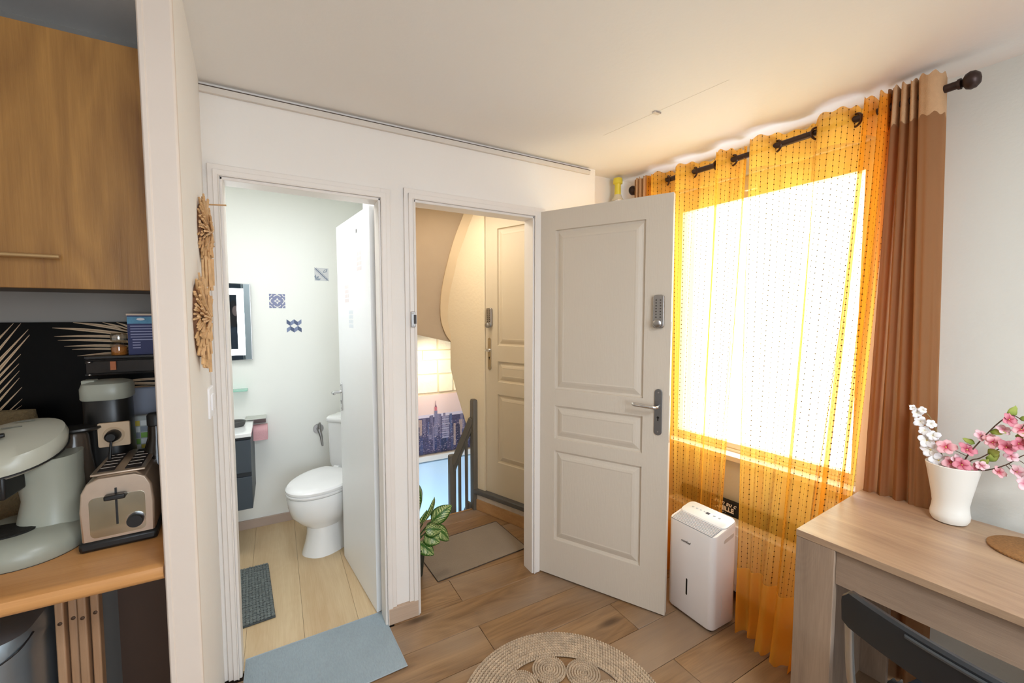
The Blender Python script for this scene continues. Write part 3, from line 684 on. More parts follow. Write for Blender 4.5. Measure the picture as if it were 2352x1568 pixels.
# under the worktop
bn = thing('pedal_bin', 'blue grey steel bin under the worktop at the left edge', 'bin', (-.66, 1.46, 0))
BINM = mat('brushed_bin_steel', '#97a2aa', .32, .8, var=.06, scale=30)
bm = loft([rrect(.27, .27, .06, 6, 0, 0, z) for z in (.012, .70)]); obj('body', bm, BINM, bn, local=True, smooth=True)
bm = loft([[V((p.x * s, p.y * s, z)) for p in rrect(.276, .276, .06, 6)] for s, z in ((1, .695), (1, .725), (.97, .742), (.85, .752), (.4, .757))]); obj('lid', bm, BINM, bn, local=True, smooth=True)
bm = loft([rrect(.268, .268, .058, 6, 0, 0, z) for z in (0, .014)]); obj('base_ring', bm, BLACK, bn, local=True)
bm = bmesh.new(); tube(bm, catmull([(-.14, -.139, .64), (-.05, -.141, .655), (.05, -.141, .68), (.12, -.125, .71), (.138, -.08, .73)], 20), .0022, 6); obj('liner_edge', bm, BLACK, bn, local=True)
fs = thing('folded_wooden_stool', 'folded wooden slat frame leaning beside the steel bin', 'folding stool', (-.48, 1.45, 0))
for i in range(4):
    x = -.512 + .021 * i; y = 1.44 + .012 * (i % 2)
    bm = bmesh.new(); prism(bm, [(x, y, .0), (x + .017, y, .0), (x + .015, y + .02, .775 - .004 * i), (x - .002, y + .02, .775 - .004 * i)], (0, .03, 0)); sl = obj('slat', bm, SLATW, fs, bevel=.003)
    bm = bmesh.new(); lathe(bm, [(0, -.003), (.0045, -.002), (.0045, 0)], (x + .008, y + .018, .69), 10, 'Y'); obj('screw', bm, mat('dark_screw', '#5b4433', .5, .5), sl)
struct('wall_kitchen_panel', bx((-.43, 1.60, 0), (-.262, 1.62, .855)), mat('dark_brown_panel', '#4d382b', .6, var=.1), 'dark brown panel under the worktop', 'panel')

# ------------------------------------------------------------------ decoration on the partition
wk = thing('twig_wall_decoration', 'wall decoration of two round bamboo twig rosettes on the white partition', 'wall decoration', (-.20, 1.6, 1.6))
TW = mat('bamboo_twig', '#d4aa78', .6, var=.25, scale=60); TWD = mat('dark_rattan', '#7a5134', .7, var=.2, scale=60)
random.seed(3)
for (yc, zc, r) in ((1.74, 1.755, .115), (1.50, 1.465, .135)):
    bm = bmesh.new(); lathe(bm, [(r * .35, 0), (r * .8, 0), (r * .8, .010), (r * .35, .012)], (PX(yc) + .004, yc, zc), 32, 'X')
    rs_ = obj('rosette_base', bm, TWD, wk)
    for lay, (r0, r1, h0, h1, n, wd) in enumerate(((.55, 1.0, .008, .012, 56, .0035), (.40, .88, .012, .018, 50, .0038), (.25, .70, .017, .024, 40, .004), (.10, .50, .021, .029, 26, .004))):
        bm = bmesh.new()
        for i in range(n):
            a = 2 * pi * (i + random.uniform(-.3, .3)) / n; q0 = r * r0; q1 = r * r1 * random.uniform(.85, 1.1); h_ = random.uniform(-.003, .005)
            p0 = V((PX(yc) + h1 + h_, yc + q0 * cos(a), zc + q0 * sin(a))); p1 = V((PX(yc) + h0 + h_ + .01 * random.random(), yc + q1 * cos(a + .12), zc + q1 * sin(a + .12)))
            tube(bm, [p0, p1], [wd * .9, wd * random.uniform(.7, 1.1)], 5)
        obj('twigs', bm, TW, rs_, kind='stuff')
bm = bmesh.new()
for i in range(9):
    y = 1.60 + .006 * (i % 3) ; x = PX(y) + .012 + .003 * i
    tube(bm, [(x, y, 1.565 + random.uniform(-.01, .01)), (x + random.uniform(-.004, .004), y, 1.66 + random.uniform(-.01, .01))], .0045, 5)
obj('twig_bundle', bm, TW, wk, kind='stuff')
bm = bmesh.new()
for i in range(7):
    y = 1.50 + .005 * i; x = PX(y) + .014 + .004 * (i % 4)
    tube(bm, [(x, y, 1.31 + .012 * abs(i - 3)), (x, y, 1.38)], .0045, 5)
obj('twig_bundle', bm, TW, wk, kind='stuff')
bm = bmesh.new(); tube(bm, [(PX(1.8) + .02, 1.80, 1.862), (PX(1.8) + .075, 1.79, 1.864)], .0028, 6); obj('loose_twig', bm, TW, wk)
sw = thing('light_switch', 'white light switch on the partition below the twig decoration', 'switch', (PX(1.8), 1.80, 1.17))
obj('plate', bx((PX(1.8) - .001, 1.75, 1.12), (PX(1.8) + .009, 1.85, 1.225)), PLASTW, sw, bevel=.002)
obj('rocker', bx((PX(1.8) + .008, 1.775, 1.145), (PX(1.8) + .014, 1.825, 1.20)), PLASTW, sw, bevel=.002)

# ------------------------------------------------------------------ bathroom things
mi = thing('led_mirror', 'rectangular mirror with a glowing white light band', 'mirror', (-.38, 3.35, 1.18))
MB_ = mat('mirror_glass', '#9fb0bd', .02, 1, var=.0)
obj('mirror_glass', bx((-.62, 3.332, 1.183), (-.148, 3.345, 1.692)), MB_, mi)
obj('backing', bx((-.60, 3.345, 1.20), (-.165, 3.359, 1.675)), PLASTW, mi)
obj('rim', (lambda b: ([box(b, *q) for q in (((-.622, 3.330, 1.181), (-.618, 3.347, 1.694)), ((-.150, 3.330, 1.181), (-.146, 3.347, 1.694)), ((-.62, 3.330, 1.181), (-.148, 3.347, 1.185)), ((-.62, 3.330, 1.690), (-.148, 3.347, 1.694)))], b)[-1])(bmesh.new()), CHROME, mi)
LED = emit('led_band', (.86, .95, 1, 1), 8.0)
for q in (((-.225, 3.3305, 1.215), (-.185, 3.333, 1.66)), ((-.585, 3.3305, 1.215), (-.545, 3.333, 1.66)), ((-.545, 3.3305, 1.62), (-.225, 3.333, 1.66)), ((-.545, 3.3305, 1.215), (-.225, 3.333, 1.255))):
    obj('light_band', bx(*q), LED, mi)
# dark portrait print on the inside of the front wall (seen in the mirror)
pp = thing('dark_portrait_print', 'dark print of a long haired person, seen only in the mirror', 'print', (-.45, 2.045, 1.0))
obj('canvas', bx((-.76, 2.041, .95), (-.275, 2.052, 1.85)), mat('dark_print', '#2c3138', .6, var=.3, scale=6), pp)
def flat(name, m, pts, y, par):
    b = bmesh.new(); prism(b, [(x, y, z) for x, z in pts], (0, .001, 0)); return obj(name, b, m, par)
ell = lambda cx, cz, a, b, n=20: [(cx + a * cos(2 * pi * i / n), cz + b * sin(2 * pi * i / n)) for i in range(n)]
flat('printed_hair', mat('print_hair', '#3a2c28', .6, var=.3, scale=30), ell(-.335, 1.50, .050, .125), 2.0522, pp)
flat('printed_top', mat('print_top', '#4b4f58', .6, var=.3, scale=20), [(-.42, .95), (-.415, 1.25), (-.37, 1.36), (-.33, 1.38), (-.29, 1.36), (-.278, 1.25), (-.278, .95)], 2.0530, pp)
flat('printed_face', mat('print_skin', '#a58478', .6, var=.1), ell(-.322, 1.525, .026, .048), 2.0538, pp)
van = thing('vanity_unit', 'wall hung anthracite vanity with a white top', 'vanity', (-.46, 3.14, .312))
obj('carcass', bx((-.79, 2.942, .312), (-.155, 3.358, .752)), ANTH, van)
obj('drawer', bx((-.79, 2.922, .537), (-.155, 2.941, .735)), ANTH, van, bevel=.002)
obj('drawer', bx((-.79, 2.922, .312), (-.155, 2.941, .510)), ANTH, van, bevel=.002)
obj('finger_groove', bx((-.79, 2.930, .512), (-.157, 2.942, .535)), mat('groove_dark', '#262b31', .6), van)
obj('finger_groove', bx((-.79, 2.930, .737), (-.157, 2.942, .752)), mat('groove_dark', '#262b31', .6), van)
obj('basin_top', bx((-.795, 2.915, .753), (-.150, 3.358, .777)), CERAM, van, bevel=.004)
sd = thing('soap_dish', 'small dark grey soap dish on the white vanity top', 'soap dish', (-.255, 3.14, .7775))
bm = bmesh.new(); lathe(bm, [(0, 0), (.055, 0), (.062, .008), (.068, .03), (.064, .034), (.058, .03), (.052, .012), (0, .010)], (0, 0, 0), 28, sy=.75); obj('dish', bm, mat('slate_dish', '#4b4b4a', .6), sd, local=True, smooth=True)
tag(obj('glass_shelf', bx((-.45, 3.27, .976), (-.18, 3.359, .984)), mat('green_glass', '#9fd8c4', .1, var=.0, alpha=.75), bevel=.001), 'small glass shelf on the wall under the mirror', 'shelf')
th = thing('toilet_roll_holder', 'grey metal toilet roll holder with a flat top on the bathroom wall', 'toilet roll holder', (-.135, 3.33, .74))
obj('top_shelf', bx((-.198, 3.245, .785), (-.078, 3.359, .790)), mat('holder_light', '#c9cbc4', .4, .4), th, bevel=.001)
obj('back_plate', bx((-.195, 3.352, .735), (-.082, 3.3595, .786)), mat('holder_plate', '#7d6f6c', .4, .6), th)
bm = bmesh.new(); tube(bm, [(-.192, 3.35, .745), (-.192, 3.30, .70), (-.078, 3.30, .70)], .004, 8); obj('roll_bar', bm, CHROME, th, smooth=True)
rl = thing('toilet_roll', 'pink toilet roll on the holder beside the vanity', 'toilet roll', (-.125, 3.30, .70))
PINK = mat('pink_paper', '#dba9ae', .9, var=.04, bump=.3, bscale=60)
bm = bmesh.new(); lathe(bm, [(.018, -.168), (.05, -.168), (.05, -.072), (.018, -.072)], (0, 3.30, .688), 32, 'X'); obj('roll', bm, PINK, rl, smooth=True)
bm = bmesh.new(); prism(bm, [(-.168, 3.2495, .69), (-.072, 3.2495, .69), (-.072, 3.247, .640), (-.168, 3.247, .640)], (0, .001, 0)); obj('loose_sheet', bm, PINK, rl)
# tile stickers on the far wall
ST_B = mat('sticker_blue_grey', '#8085a6', .5, var=.05); ST_W = mat('sticker_white', '#eceae6', .5); ST_D = mat('sticker_slate', '#4f5c7d', .5, var=.05); ST_M = mat('sticker_mid', '#7f8bab', .5); ST_G = mat('sticker_grey', '#8b97a6', .5)
def tile(label, x, z, s, ground):
    t = thing('tile_sticker', label, 'sticker', (x, 3.3595, z - s / 2))
    if ground: obj('ground', bx((x - s / 2, 3.3588, z - s / 2), (x + s / 2, 3.3598, z + s / 2)), ground, t)
    return t
def fl(t, n, m, pts, lay=0, cx=0, cz=0):
    b = bmesh.new(); prism(b, [(cx + p[0], 3.3585 - .0004 * lay, cz + p[1]) for p in pts], (0, .0004, 0)); return obj(n, b, m, t)
def ringp(t, n, m, cx, cz, r0, r1, a0=0, a1=360, lay=0, k=24):
    b = bmesh.new(); P = []
    A = [R(a0 + (a1 - a0) * i / k) for i in range(k + 1)]; y = 3.3585 - .0004 * lay
    o = [b.verts.new((cx + r1 * cos(a), y, cz + r1 * sin(a))) for a in A]; i_ = [b.verts.new((cx + r0 * cos(a), y, cz + r0 * sin(a))) for a in A]
    for j in range(k): b.faces.new((o[j], o[j + 1], i_[j + 1], i_[j]))
    return obj(n, b, m, t)
# 1 flower in a rounded cross
x, z, s = .0115, 1.582, .098
t1 = tile('blue grey ornate flower tile sticker, nearest the mirror', x, z, s, ST_B)
for a in range(4):
    c_, s_ = cos(pi / 2 * a), sin(pi / 2 * a)
    ringp(t1, 'ornament_arc', ST_W, x + .018 * c_ * 1.0, z + .018 * s_, .021, .026, 90 * a - 62, 90 * a + 62, 0)
    fl(t1, 'petal', ST_W, [(.004 * c_, .004 * s_), (.012 * c_ - .006 * s_, .012 * s_ + .006 * c_), (.022 * c_, .022 * s_), (.012 * c_ + .006 * s_, .012 * s_ - .006 * c_)], 1, x, z)
    d_ = pi / 2 * a + pi / 4; cc, ss = cos(d_), sin(d_)
    fl(t1, 'bud', ST_W, [(.005 * cc, .005 * ss), (.009 * cc - .002 * ss, .009 * ss + .002 * cc), (.014 * cc, .014 * ss), (.009 * cc + .002 * ss, .009 * ss - .002 * cc)], 1, x, z)
    ringp(t1, 'corner_arc', ST_W, x + .049 * (1 if cc > 0 else -1), z + .049 * (1 if ss > 0 else -1), .016, .020, math.degrees(d_) + 180 - 45, math.degrees(d_) + 180 + 45, 0)
    fl(t1, 'edge_notch', ST_W, [(.049 * c_ - .010 * s_, .049 * s_ + .010 * c_), (.040 * c_, .040 * s_), (.049 * c_ + .010 * s_, .049 * s_ - .010 * c_)], 0, x, z)
# 2 chevron cubes
x, z, s = .112, 1.407, .094
t2 = tile('dark blue folded chevron tile sticker, lowest of the wall stickers', x, z, s, None)
h2 = s / 2; q = s / 4
for sg in (1, -1):
    for i in range(4):
        xa = -h2 + i * q; up = (i % 2 == 0)
        if sg > 0: za, zb = (h2, h2 - .018) if up else (h2 - .018, h2)
        else: za, zb = (-h2 + .0, -h2 + .018) if up else (-h2 + .018, -h2)
        hh = .029
        if sg > 0: pts = [(xa, za), (xa + q, zb), (xa + q, zb - hh), (xa, za - hh)]
        else: pts = [(xa, za), (xa + q, zb), (xa + q, zb + hh), (xa, za + hh)]
        if (sg > 0): pts = [(a_, -b_ + 2 * h2 - .018 - .0) if False else (a_, b_) for a_, b_ in pts]
        fl(t2, 'chevron', ST_D if i % 2 == (0 if sg > 0 else 1) else ST_M, pts, 0, x, z)
# 3 diagonal band with leaves
x, z, s = .300, 1.781, .094
t3 = tile('grey leaf tile sticker with a diagonal band, topmost on the wall', x, z, s, mat('sticker_pale', '#d5d6d8', .5))
h2 = s / 2
for o0, o1, m_ in ((-.013, .013, ST_G), (-.009, -.006, ST_W), (.006, .009, ST_W), (-.002, .002, ST_D)):
    lay = 0 if m_ is ST_G else 1
    fl(t3, 'band', m_, [(-h2, h2 + o0 - .0) if h2 + o0 <= h2 else (-h2 + o0, h2), (-h2 + max(o1, 0), h2) if o1 > 0 else (-h2, h2 + o1), (h2, -h2 + o1) if o1 > 0 else (h2 + o1, -h2), (h2 + o0, -h2) if o0 < 0 else (h2, -h2 + o0)], lay, x, z)
for a in (20, 50, 80):
    cc, ss = cos(R(a)), sin(R(a))
    fl(t3, 'leaf_shape', ST_G, [(-h2 + .006, -h2 + .006), (-h2 + .03 * cc - .007 * ss, -h2 + .03 * ss + .007 * cc), (-h2 + .046 * cc, -h2 + .046 * ss), (-h2 + .03 * cc + .007 * ss, -h2 + .03 * ss - .007 * cc)], 0, x, z)
fl(t3, 'leaf_shape', ST_G, [(.008, .012), (.018, .034), (.040, .040), (.034, .018)], 0, x, z); fl(t3, 'leaf_shape', ST_W, [(.016, .020), (.022, .030), (.032, .033), (.028, .023)], 1, x, z)

# toilet (local x points to the front)
tl = thing('toilet', 'white ceramic toilet with a closed lid set diagonally in the corner', 'toilet', (.376, 3.0, .001), R(225))
def egg(a, b, cx, z, n=2.15, e=-.12):
    return [V((max(p.x, cx - a * (.80 if z > .3 else 2)), p.y, p.z)) for p in sup(a, b, n, 44, cx, 0, z, e)]
bm = loft([egg(.185, .128, .16, 0, 2.6), egg(.182, .126, .16, .012, 2.6), egg(.172, .116, .155, .06, 2.5), egg(.164, .110, .15, .12, 2.4), egg(.160, .108, .155, .17, 2.3), egg(.190, .138, .18, .215), egg(.218, .165, .20, .27), egg(.232, .178, .205, .33), egg(.238, .183, .205, .375), egg(.236, .181, .205, .396), egg(.22, .165, .205, .400)])
obj('bowl', bm, CERAM, tl, smooth=True, local=True)
bm = loft([egg(.12, .09, .04, 0, 3), egg(.12, .085, .04, .2, 3), egg(.13, .11, .03, .33, 3), egg(.13, .15, -.01, .395, 4)]); obj('rear_trap', bm, CERAM, tl, smooth=True, local=True)
bm = loft([egg(.237, .183, .207, .401), egg(.240, .186, .207, .405), egg(.240, .186, .207, .414), egg(.236, .182, .207, .417)]); obj('seat', bm, mat('seat_white', '#f4f4f4', .18, var=.0), tl, smooth=True, local=True)
bm = loft([egg(.238, .184, .205, .419), egg(.242, .188, .205, .424), egg(.242, .188, .205, .436), egg(.234, .180, .203, .446), egg(.20, .15, .195, .452), egg(.08, .06, .18, .454)]); obj('lid', bm, mat('seat_white', '#f4f4f4', .18), tl, smooth=True, local=True)
for y in (-.075, .075):
    bm = bmesh.new(); tube(bm, [(-.02, y - .02, .428), (-.02, y + .02, .428)], .013, 12); obj('hinge', bm, mat('seat_white', '#f4f4f4', .18), tl, smooth=True, local=True)
bm = loft([rrect(.15, .32, .035, 6, -.135, 0, .395), rrect(.165, .345, .035, 6, -.13, 0, .45), rrect(.17, .355, .035, 6, -.13, 0, .735)]); obj('tank', bm, CERAM, tl, smooth=True, local=True)
bm = loft([rrect(w_, d_, .036, 6, -.13, 0, z) for w_, d_, z in ((.178, .364, .737), (.184, .370, .742), (.184, .370, .762), (.170, .355, .772), (.10, .25, .776))]); obj('tank_lid', bm, CERAM, tl, smooth=True, local=True)
bm = bmesh.new(); lathe(bm, [(0, .776), (.022, .776), (.022, .781), (0, .782)], (-.13, 0, 0), 20); obj('flush_button', bm, CHROME, tl, smooth=True, local=True)
bm = bmesh.new(); lathe(bm, [(0, .112), (.008, .112), (.008, .116), (0, .117)], (.10, 0, .05), 12, 'Y'); obj('fixing_cap', bm, METAL, tl, local=True)
vl = thing('water_valve', 'chrome angle valve on the wall left of the toilet tank', 'valve', (.255, 3.36, .64))
bm = bmesh.new(); lathe(bm, [(0, 3.35), (.034, 3.352), (.036, 3.3595), (0, 3.3598)], (.25, 0, .645), 24, 'Y'); obj('rosette', bm, METAL, vl, smooth=True)
bm = bmesh.new(); tube(bm, [(.25, 3.355, .645), (.252, 3.30, .645), (.262, 3.295, .60), (.27, 3.29, .53)], [.014, .014, .010, .006], 12); obj('valve_body', bm, METAL, vl, smooth=True)
bm = bmesh.new(); tube(bm, [(.252, 3.31, .655), (.256, 3.30, .70)], [.012, .008], 10); obj('tap_knob', bm, METAL, vl, smooth=True)

# ------------------------------------------------------------------ mats
def rug(name, label, pts, th, m, cat='mat', wave=0, n=0, edge=None):
    t = thing(name, label, cat, (sum(p[0] for p in pts) / 4, sum(p[1] for p in pts) / 4, 0))
    P = [V((p[0], p[1], 0)) for p in pts]; N = n or 24
    bm = bmesh.new(); g = []
    for i in range(N + 1):
        row = []
        for j in range(N + 1):
            u, v = i / N, j / N
            p = P[0].lerp(P[1], u).lerp(P[3].lerp(P[2], u), v)
            e = min(u, v, 1 - u, 1 - v)
            z = th * (.35 if e < 1e-6 else 1) + (wave * (sin(u * 47 * pi) * sin(v * 61 * pi)) if e > .02 else 0) + .001
            row.append(bm.verts.new(p + V((0, 0, z))))
        g.append(row)
    for i in range(N):
        for j in range(N): bm.faces.new((g[i][j], g[i + 1][j], g[i + 1][j + 1], g[i][j + 1]))
    bmesh.ops.recalc_face_normals(bm, faces=bm.faces)
    obj('pile', bm, m, t, smooth=True)
    cor = [p + V((0, 0, th * .4 + .0012)) for p in P]
    bm = bmesh.new(); tube(bm, cor, th * .4, 6, closed=True); obj('hem', bm, edge or m, t)
    return t
def pilemat(name, col, s1=260, st=(1, 1, 1), var=.12):
    m, nt, b = base(name); tc = nt.new('ShaderNodeTexCoord'); mp = nt.new('ShaderNodeMapping', {0: tc.outputs['Object'], 3: st})
    n1 = nt.new('ShaderNodeTexNoise', {0: mp.outputs[0], 2: s1, 3: 2.0}); n2 = nt.new('ShaderNodeTexNoise', {0: tc.outputs['Object'], 2: 7.0, 3: 3.0})
    c = lin(col); f = nt.math('ADD', nt.math('MULTIPLY', n1.outputs[0], .6), nt.math('MULTIPLY', n2.outputs[0], .5))
    nt.t.links.new(nt.mixc(f, tuple(x * (1 - var * 2.2) for x in c[:3]) + (1,), tuple(min(1, x * (1 + var * 1.6)) for x in c[:3]) + (1,)), b.inputs['Base Color'])
    b.inputs['Roughness'].default_value = 1; b.inputs['Sheen Weight'].default_value = .2; b.inputs['Specular IOR Level'].default_value = .1
    bp = nt.new('ShaderNodeBump', {0: .7, 1: .004, 'Height': n1.outputs[0]}); nt.t.links.new(bp.outputs[0], b.inputs['Normal']); return m
rug('bath_rug', 'pale blue grey flat rug at the bathroom threshold', [(-.16, 1.655), (.440, 1.675), (.418, 2.058), (-.155, 2.046)], .006, pilemat('blue_grey_pile', '#93a1a9', 240, (1, .25, 1)), 'rug', edge=mat('blue_grey_hem', '#a3adb4', .9))
gm = rug('bathroom_mat', 'dark grey chenille mat inside the bathroom', [(-.50, 2.245), (-.048, 2.278), (-.085, 2.79), (-.50, 2.80)], .012, pilemat('charcoal_pile', '#5d6563', 200), 'mat', edge=mat('charcoal_hem', '#454b4d', .9))
bm = bmesh.new()
for j in range(34):
    for i in range(30):
        u, v = (i + .5) / 30, (j + .5) / 34
        p = V((-.50, 2.245, 0)).lerp(V((-.048, 2.278, 0)), u).lerp(V((-.50, 2.80, 0)).lerp(V((-.085, 2.79, 0)), u), v)
        h_ = .016 + random.uniform(-.001, .002) + .002 * sin(j * 2.1)
        rs = [ring(bm, p + V((random.uniform(-.001, .001), random.uniform(-.001, .001), z)), V((1, 0, 0)), V((0, 1, 0)), r_, 6) for r_, z in ((.0085, .011), (.0085, h_), (.0045, h_ + .003))]
        skin(bm, rs)
obj('chenille_tufts', bm, pilemat('charcoal_tuft', '#6a716f', 300), gm, smooth=True, kind='stuff')
rug('landing_mat', 'thin taupe grey doormat on the landing', [(.741, 2.144), (1.351, 2.195), (1.335, 2.593), (.72, 2.545)], .006, pilemat('taupe_felt', '#8d7c68', 350), 'doormat', edge=mat('dark_hem', '#453a33', .9))

# ------------------------------------------------------------------ landing things
NW = mat('grey_painted_wood', '#5f584d', .5, var=.08, scale=20)
nw = thing('newel_post', 'square grey wooden newel post at the head of the stairs', 'newel post', (1.302, 2.865, 0))
bm = loft([rrect(.066, .066, .006, 2, 1.302, 2.866, z) for z in (.0, .83)] + [rrect(w_, w_, .006, 2, 1.302, 2.866, z) for w_, z in ((.058, .846), (.02, .852))]); obj('post', bm, NW, nw, smooth=True)
ra = thing('stair_rail', 'grey stair rail with slim balusters going down beside the newel post', 'stair rail', (1.23, 2.95, .2))
a_, b_ = V((1.275, 2.875, .70)), V((1.165, 2.985, .335))
def beam(bm, a, b, w_, h_):
    d = (b - a).normalized(); s = d.cross(V((0, 0, 1))).normalized(); u = s.cross(d)
    rs = [[bm.verts.new(p + s * x + u * y) for x, y in ((-w_, -h_), (w_, -h_), (w_, h_), (-w_, h_))] for p in (a, b)]
    skin(bm, rs); bmesh.ops.recalc_face_normals(bm, faces=bm.faces)
bm = bmesh.new(); beam(bm, a_, b_, .018, .022); obj('handrail', bm, NW, ra, bevel=.003)
bm = bmesh.new(); beam(bm, a_ - V((0, 0, .055)), b_ - V((0, 0, .055)), .010, .016); obj('underrail', bm, NW, ra, bevel=.002)
for t_, zb in ((.30, -.05), (.66, -.25)):
    p = a_.lerp(b_, t_); bm = bmesh.new(); box(bm, (p.x - .010, p.y - .010, zb), (p.x + .010, p.y + .010, p.z - .05)); obj('baluster', bm, NW, ra, bevel=.002)
bm = bmesh.new(); beam(bm, V((1.29, 2.89, .02)), V((1.15, 3.02, -.42)), .012, .05); obj('bottom_string', bm, NW, ra, bevel=.002)
lp = thing('lower_newel_post', 'shorter grey newel post lower down the stairs', 'newel post', (1.162, 2.995, -.6))
bm = loft([rrect(.05, .05, .004, 2, 1.160, 3.0, z) for z in (-.6, .385)] + [rrect(w_, w_, .004, 2, 1.160, 3.0, z) for w_, z in ((.046, .398), (.03, .402))]); obj('post', bm, NW, lp, smooth=True)
bm = bmesh.new(); prism(bm, [(.72, 2.855, -.19), (.72, 2.855, -.006), (1.30, 2.875, -.006), (1.30, 2.875, -.19)], (0, .014, 0))
struct('trim_7', bm, mat('nosing_oak', '#b98a58', .5), 'oak edge board at the top of the stairwell', 'stair nosing')
# canvas with a skyline
cv = thing('skyline_canvas', 'canvas print of a hazy city skyline on the stairwell wall', 'picture', (1.3, 3.58, .23))
CVX0, CVX1, CVZ0, CVZ1 = .86, 1.66, .245, .775
obj('stretcher', bx((CVX0, 3.562, CVZ0), (CVX1, 3.592, CVZ1)), mat('print_sky', '#dcc3c0', .7, var=.04, scale=3), cv, bevel=.002)
obj('haze_band', bx((CVX0, 3.5612, .565), (CVX1, 3.5622, .60)), mat('print_haze', '#cfc6d8', .7, var=.1, scale=30), cv)
obj('ground_band', bx((CVX0, 3.5608, CVZ0), (CVX1, 3.5620, .573)), mat('print_city_base', '#4a4668', .7, var=.9, scale=70), cv)
random.seed(11)
pal = ['#5a5674', '#6f6885', '#46425e', '#837b96', '#a69aa8', '#3a3550', '#b49a94', '#57628c']
def printb(name, x0, x1, z0, z1, col, lay, shrink=.0004, par=cv, kind=None):
    y = 3.5604 - .0007 * lay
    return obj(name, bx((x0, y, z0), (x1, y + .0002, z1)), mat('print_' + col[1:], col, .7, var=.35, scale=120), par, kind=kind)
for i in range(60):
    lay = i // 15; wd = random.uniform(.012, .035); x0 = random.uniform(CVX0, CVX1 - wd); top = .585 - lay * .06 + random.uniform(-.03, .035)
    bld = printb('printed_building', x0, x0 + wd, max(CVZ0, top - random.uniform(.10, .22)), min(top, .60), random.choice(pal if lay < 3 else ['#38406c', '#2e3558', '#4a5078']), 1 + i * .075)
bm = bmesh.new()
for i in range(700):
    x0 = random.uniform(CVX0, CVX1 - .01); z0 = CVZ0 + (.52 - CVZ0) * random.random() ** .8; wd = random.uniform(.003, .012); hh = random.uniform(.0015, .004)
    g_ = [bm.verts.new((x0, 3.5558, z0)), bm.verts.new((x0 + wd, 3.5558, z0)), bm.verts.new((x0 + wd, 3.5558, z0 + hh)), bm.verts.new((x0, 3.5558, z0 + hh))]; bm.faces.new(g_)
obj('printed_highlights', bm, mat('print_light', '#b9a6b4', .7, var=.3, scale=100), cv, kind='stuff')
tw = printb('printed_tower', 1.212, 1.240, .40, .63, '#7d7896', 6.2); printb('printed_tower_setback', 1.204, 1.248, .40, .53, '#6b6685', 5.8)
printb('printed_tower_top', 1.214, 1.238, .63, .664, '#c9727f', 6.2)
bm = bmesh.new(); prism(bm, [(1.216, 3.5556, .664), (1.236, 3.5556, .664), (1.229, 3.5556, .688), (1.2275, 3.5556, .72), (1.2245, 3.5556, .72), (1.223, 3.5556, .688)], (0, .0003, 0)); obj('printed_spire', bm, mat('print_7d5a6c', '#7d5a6c', .7), cv)
for j in range(10):
    printb('printed_slab_floor', 1.283, 1.350, .37 + j * .0205, .386 + j * .0205, ['#a7a2bc', '#958fac'][j % 2], 6.0)

# potted plant on the landing
pt = thing('potted_plant', 'leafy green plant with pale striped leaves in a dark pot on the landing', 'plant', (.640, 2.27, .0005))
bm = bmesh.new(); lathe(bm, [(0, 0), (.048, 0), (.052, .006), (.066, .15), (.070, .156), (.070, .170), (.062, .170), (.058, .152), (0, .150)], (0, 0, 0), 28); obj('pot', bm, mat('dark_green_pot', '#22302a', .4, var=.1), pt, smooth=True, local=True)
bm = bmesh.new(); lathe(bm, [(0, .150), (.060, .151), (.03, .158), (0, .160)], (0, 0, 0), 20); obj('soil', bm, mat('soil', '#2b2018', 1, bump=1, bscale=120), pt, local=True)
m, nt, b = base('striped_leaf'); LEAFM = m
uv = nt.new('ShaderNodeUVMap'); sp_ = nt.new('ShaderNodeSeparateXYZ', {0: uv.outputs[0]})
av = nt.math('ABSOLUTE', nt.math('SUBTRACT', sp_.outputs[1], .5))
ph = nt.math('SUBTRACT', nt.math('MULTIPLY', sp_.outputs[0], 13.0), nt.math('MULTIPLY', av, 7.0))
nzl = nt.new('ShaderNodeTexNoise', {0: uv.outputs[0], 2: 9.0}); ph = nt.math('ADD', ph, nt.math('MULTIPLY', nzl.outputs[0], .8))
s_ = nt.math('FRACT', ph); s_ = nt.math('ABSOLUTE', nt.math('SUBTRACT', s_, .5)); s_ = nt.new('ShaderNodeMapRange', {0: s_, 1: .30, 2: .38}).outputs[0]
edge_ = nt.new('ShaderNodeMapRange', {0: av, 1: .36, 2: .44, 3: 1.0, 4: 0.0}).outputs[0]; s_ = nt.math('MULTIPLY', s_, edge_); s_ = nt.math('MULTIPLY', s_, nt.new('ShaderNodeMapRange', {0: av, 1: .04, 2: .12}).outputs[0])
gcol = nt.mixc(nzl.outputs[0], lin('#173a12'), lin('#3f7a1f'))
nt.t.links.new(nt.mixc(s_, gcol, lin('#e6eca8')), b.inputs['Base Color']); b.inputs['Roughness'].default_value = .35
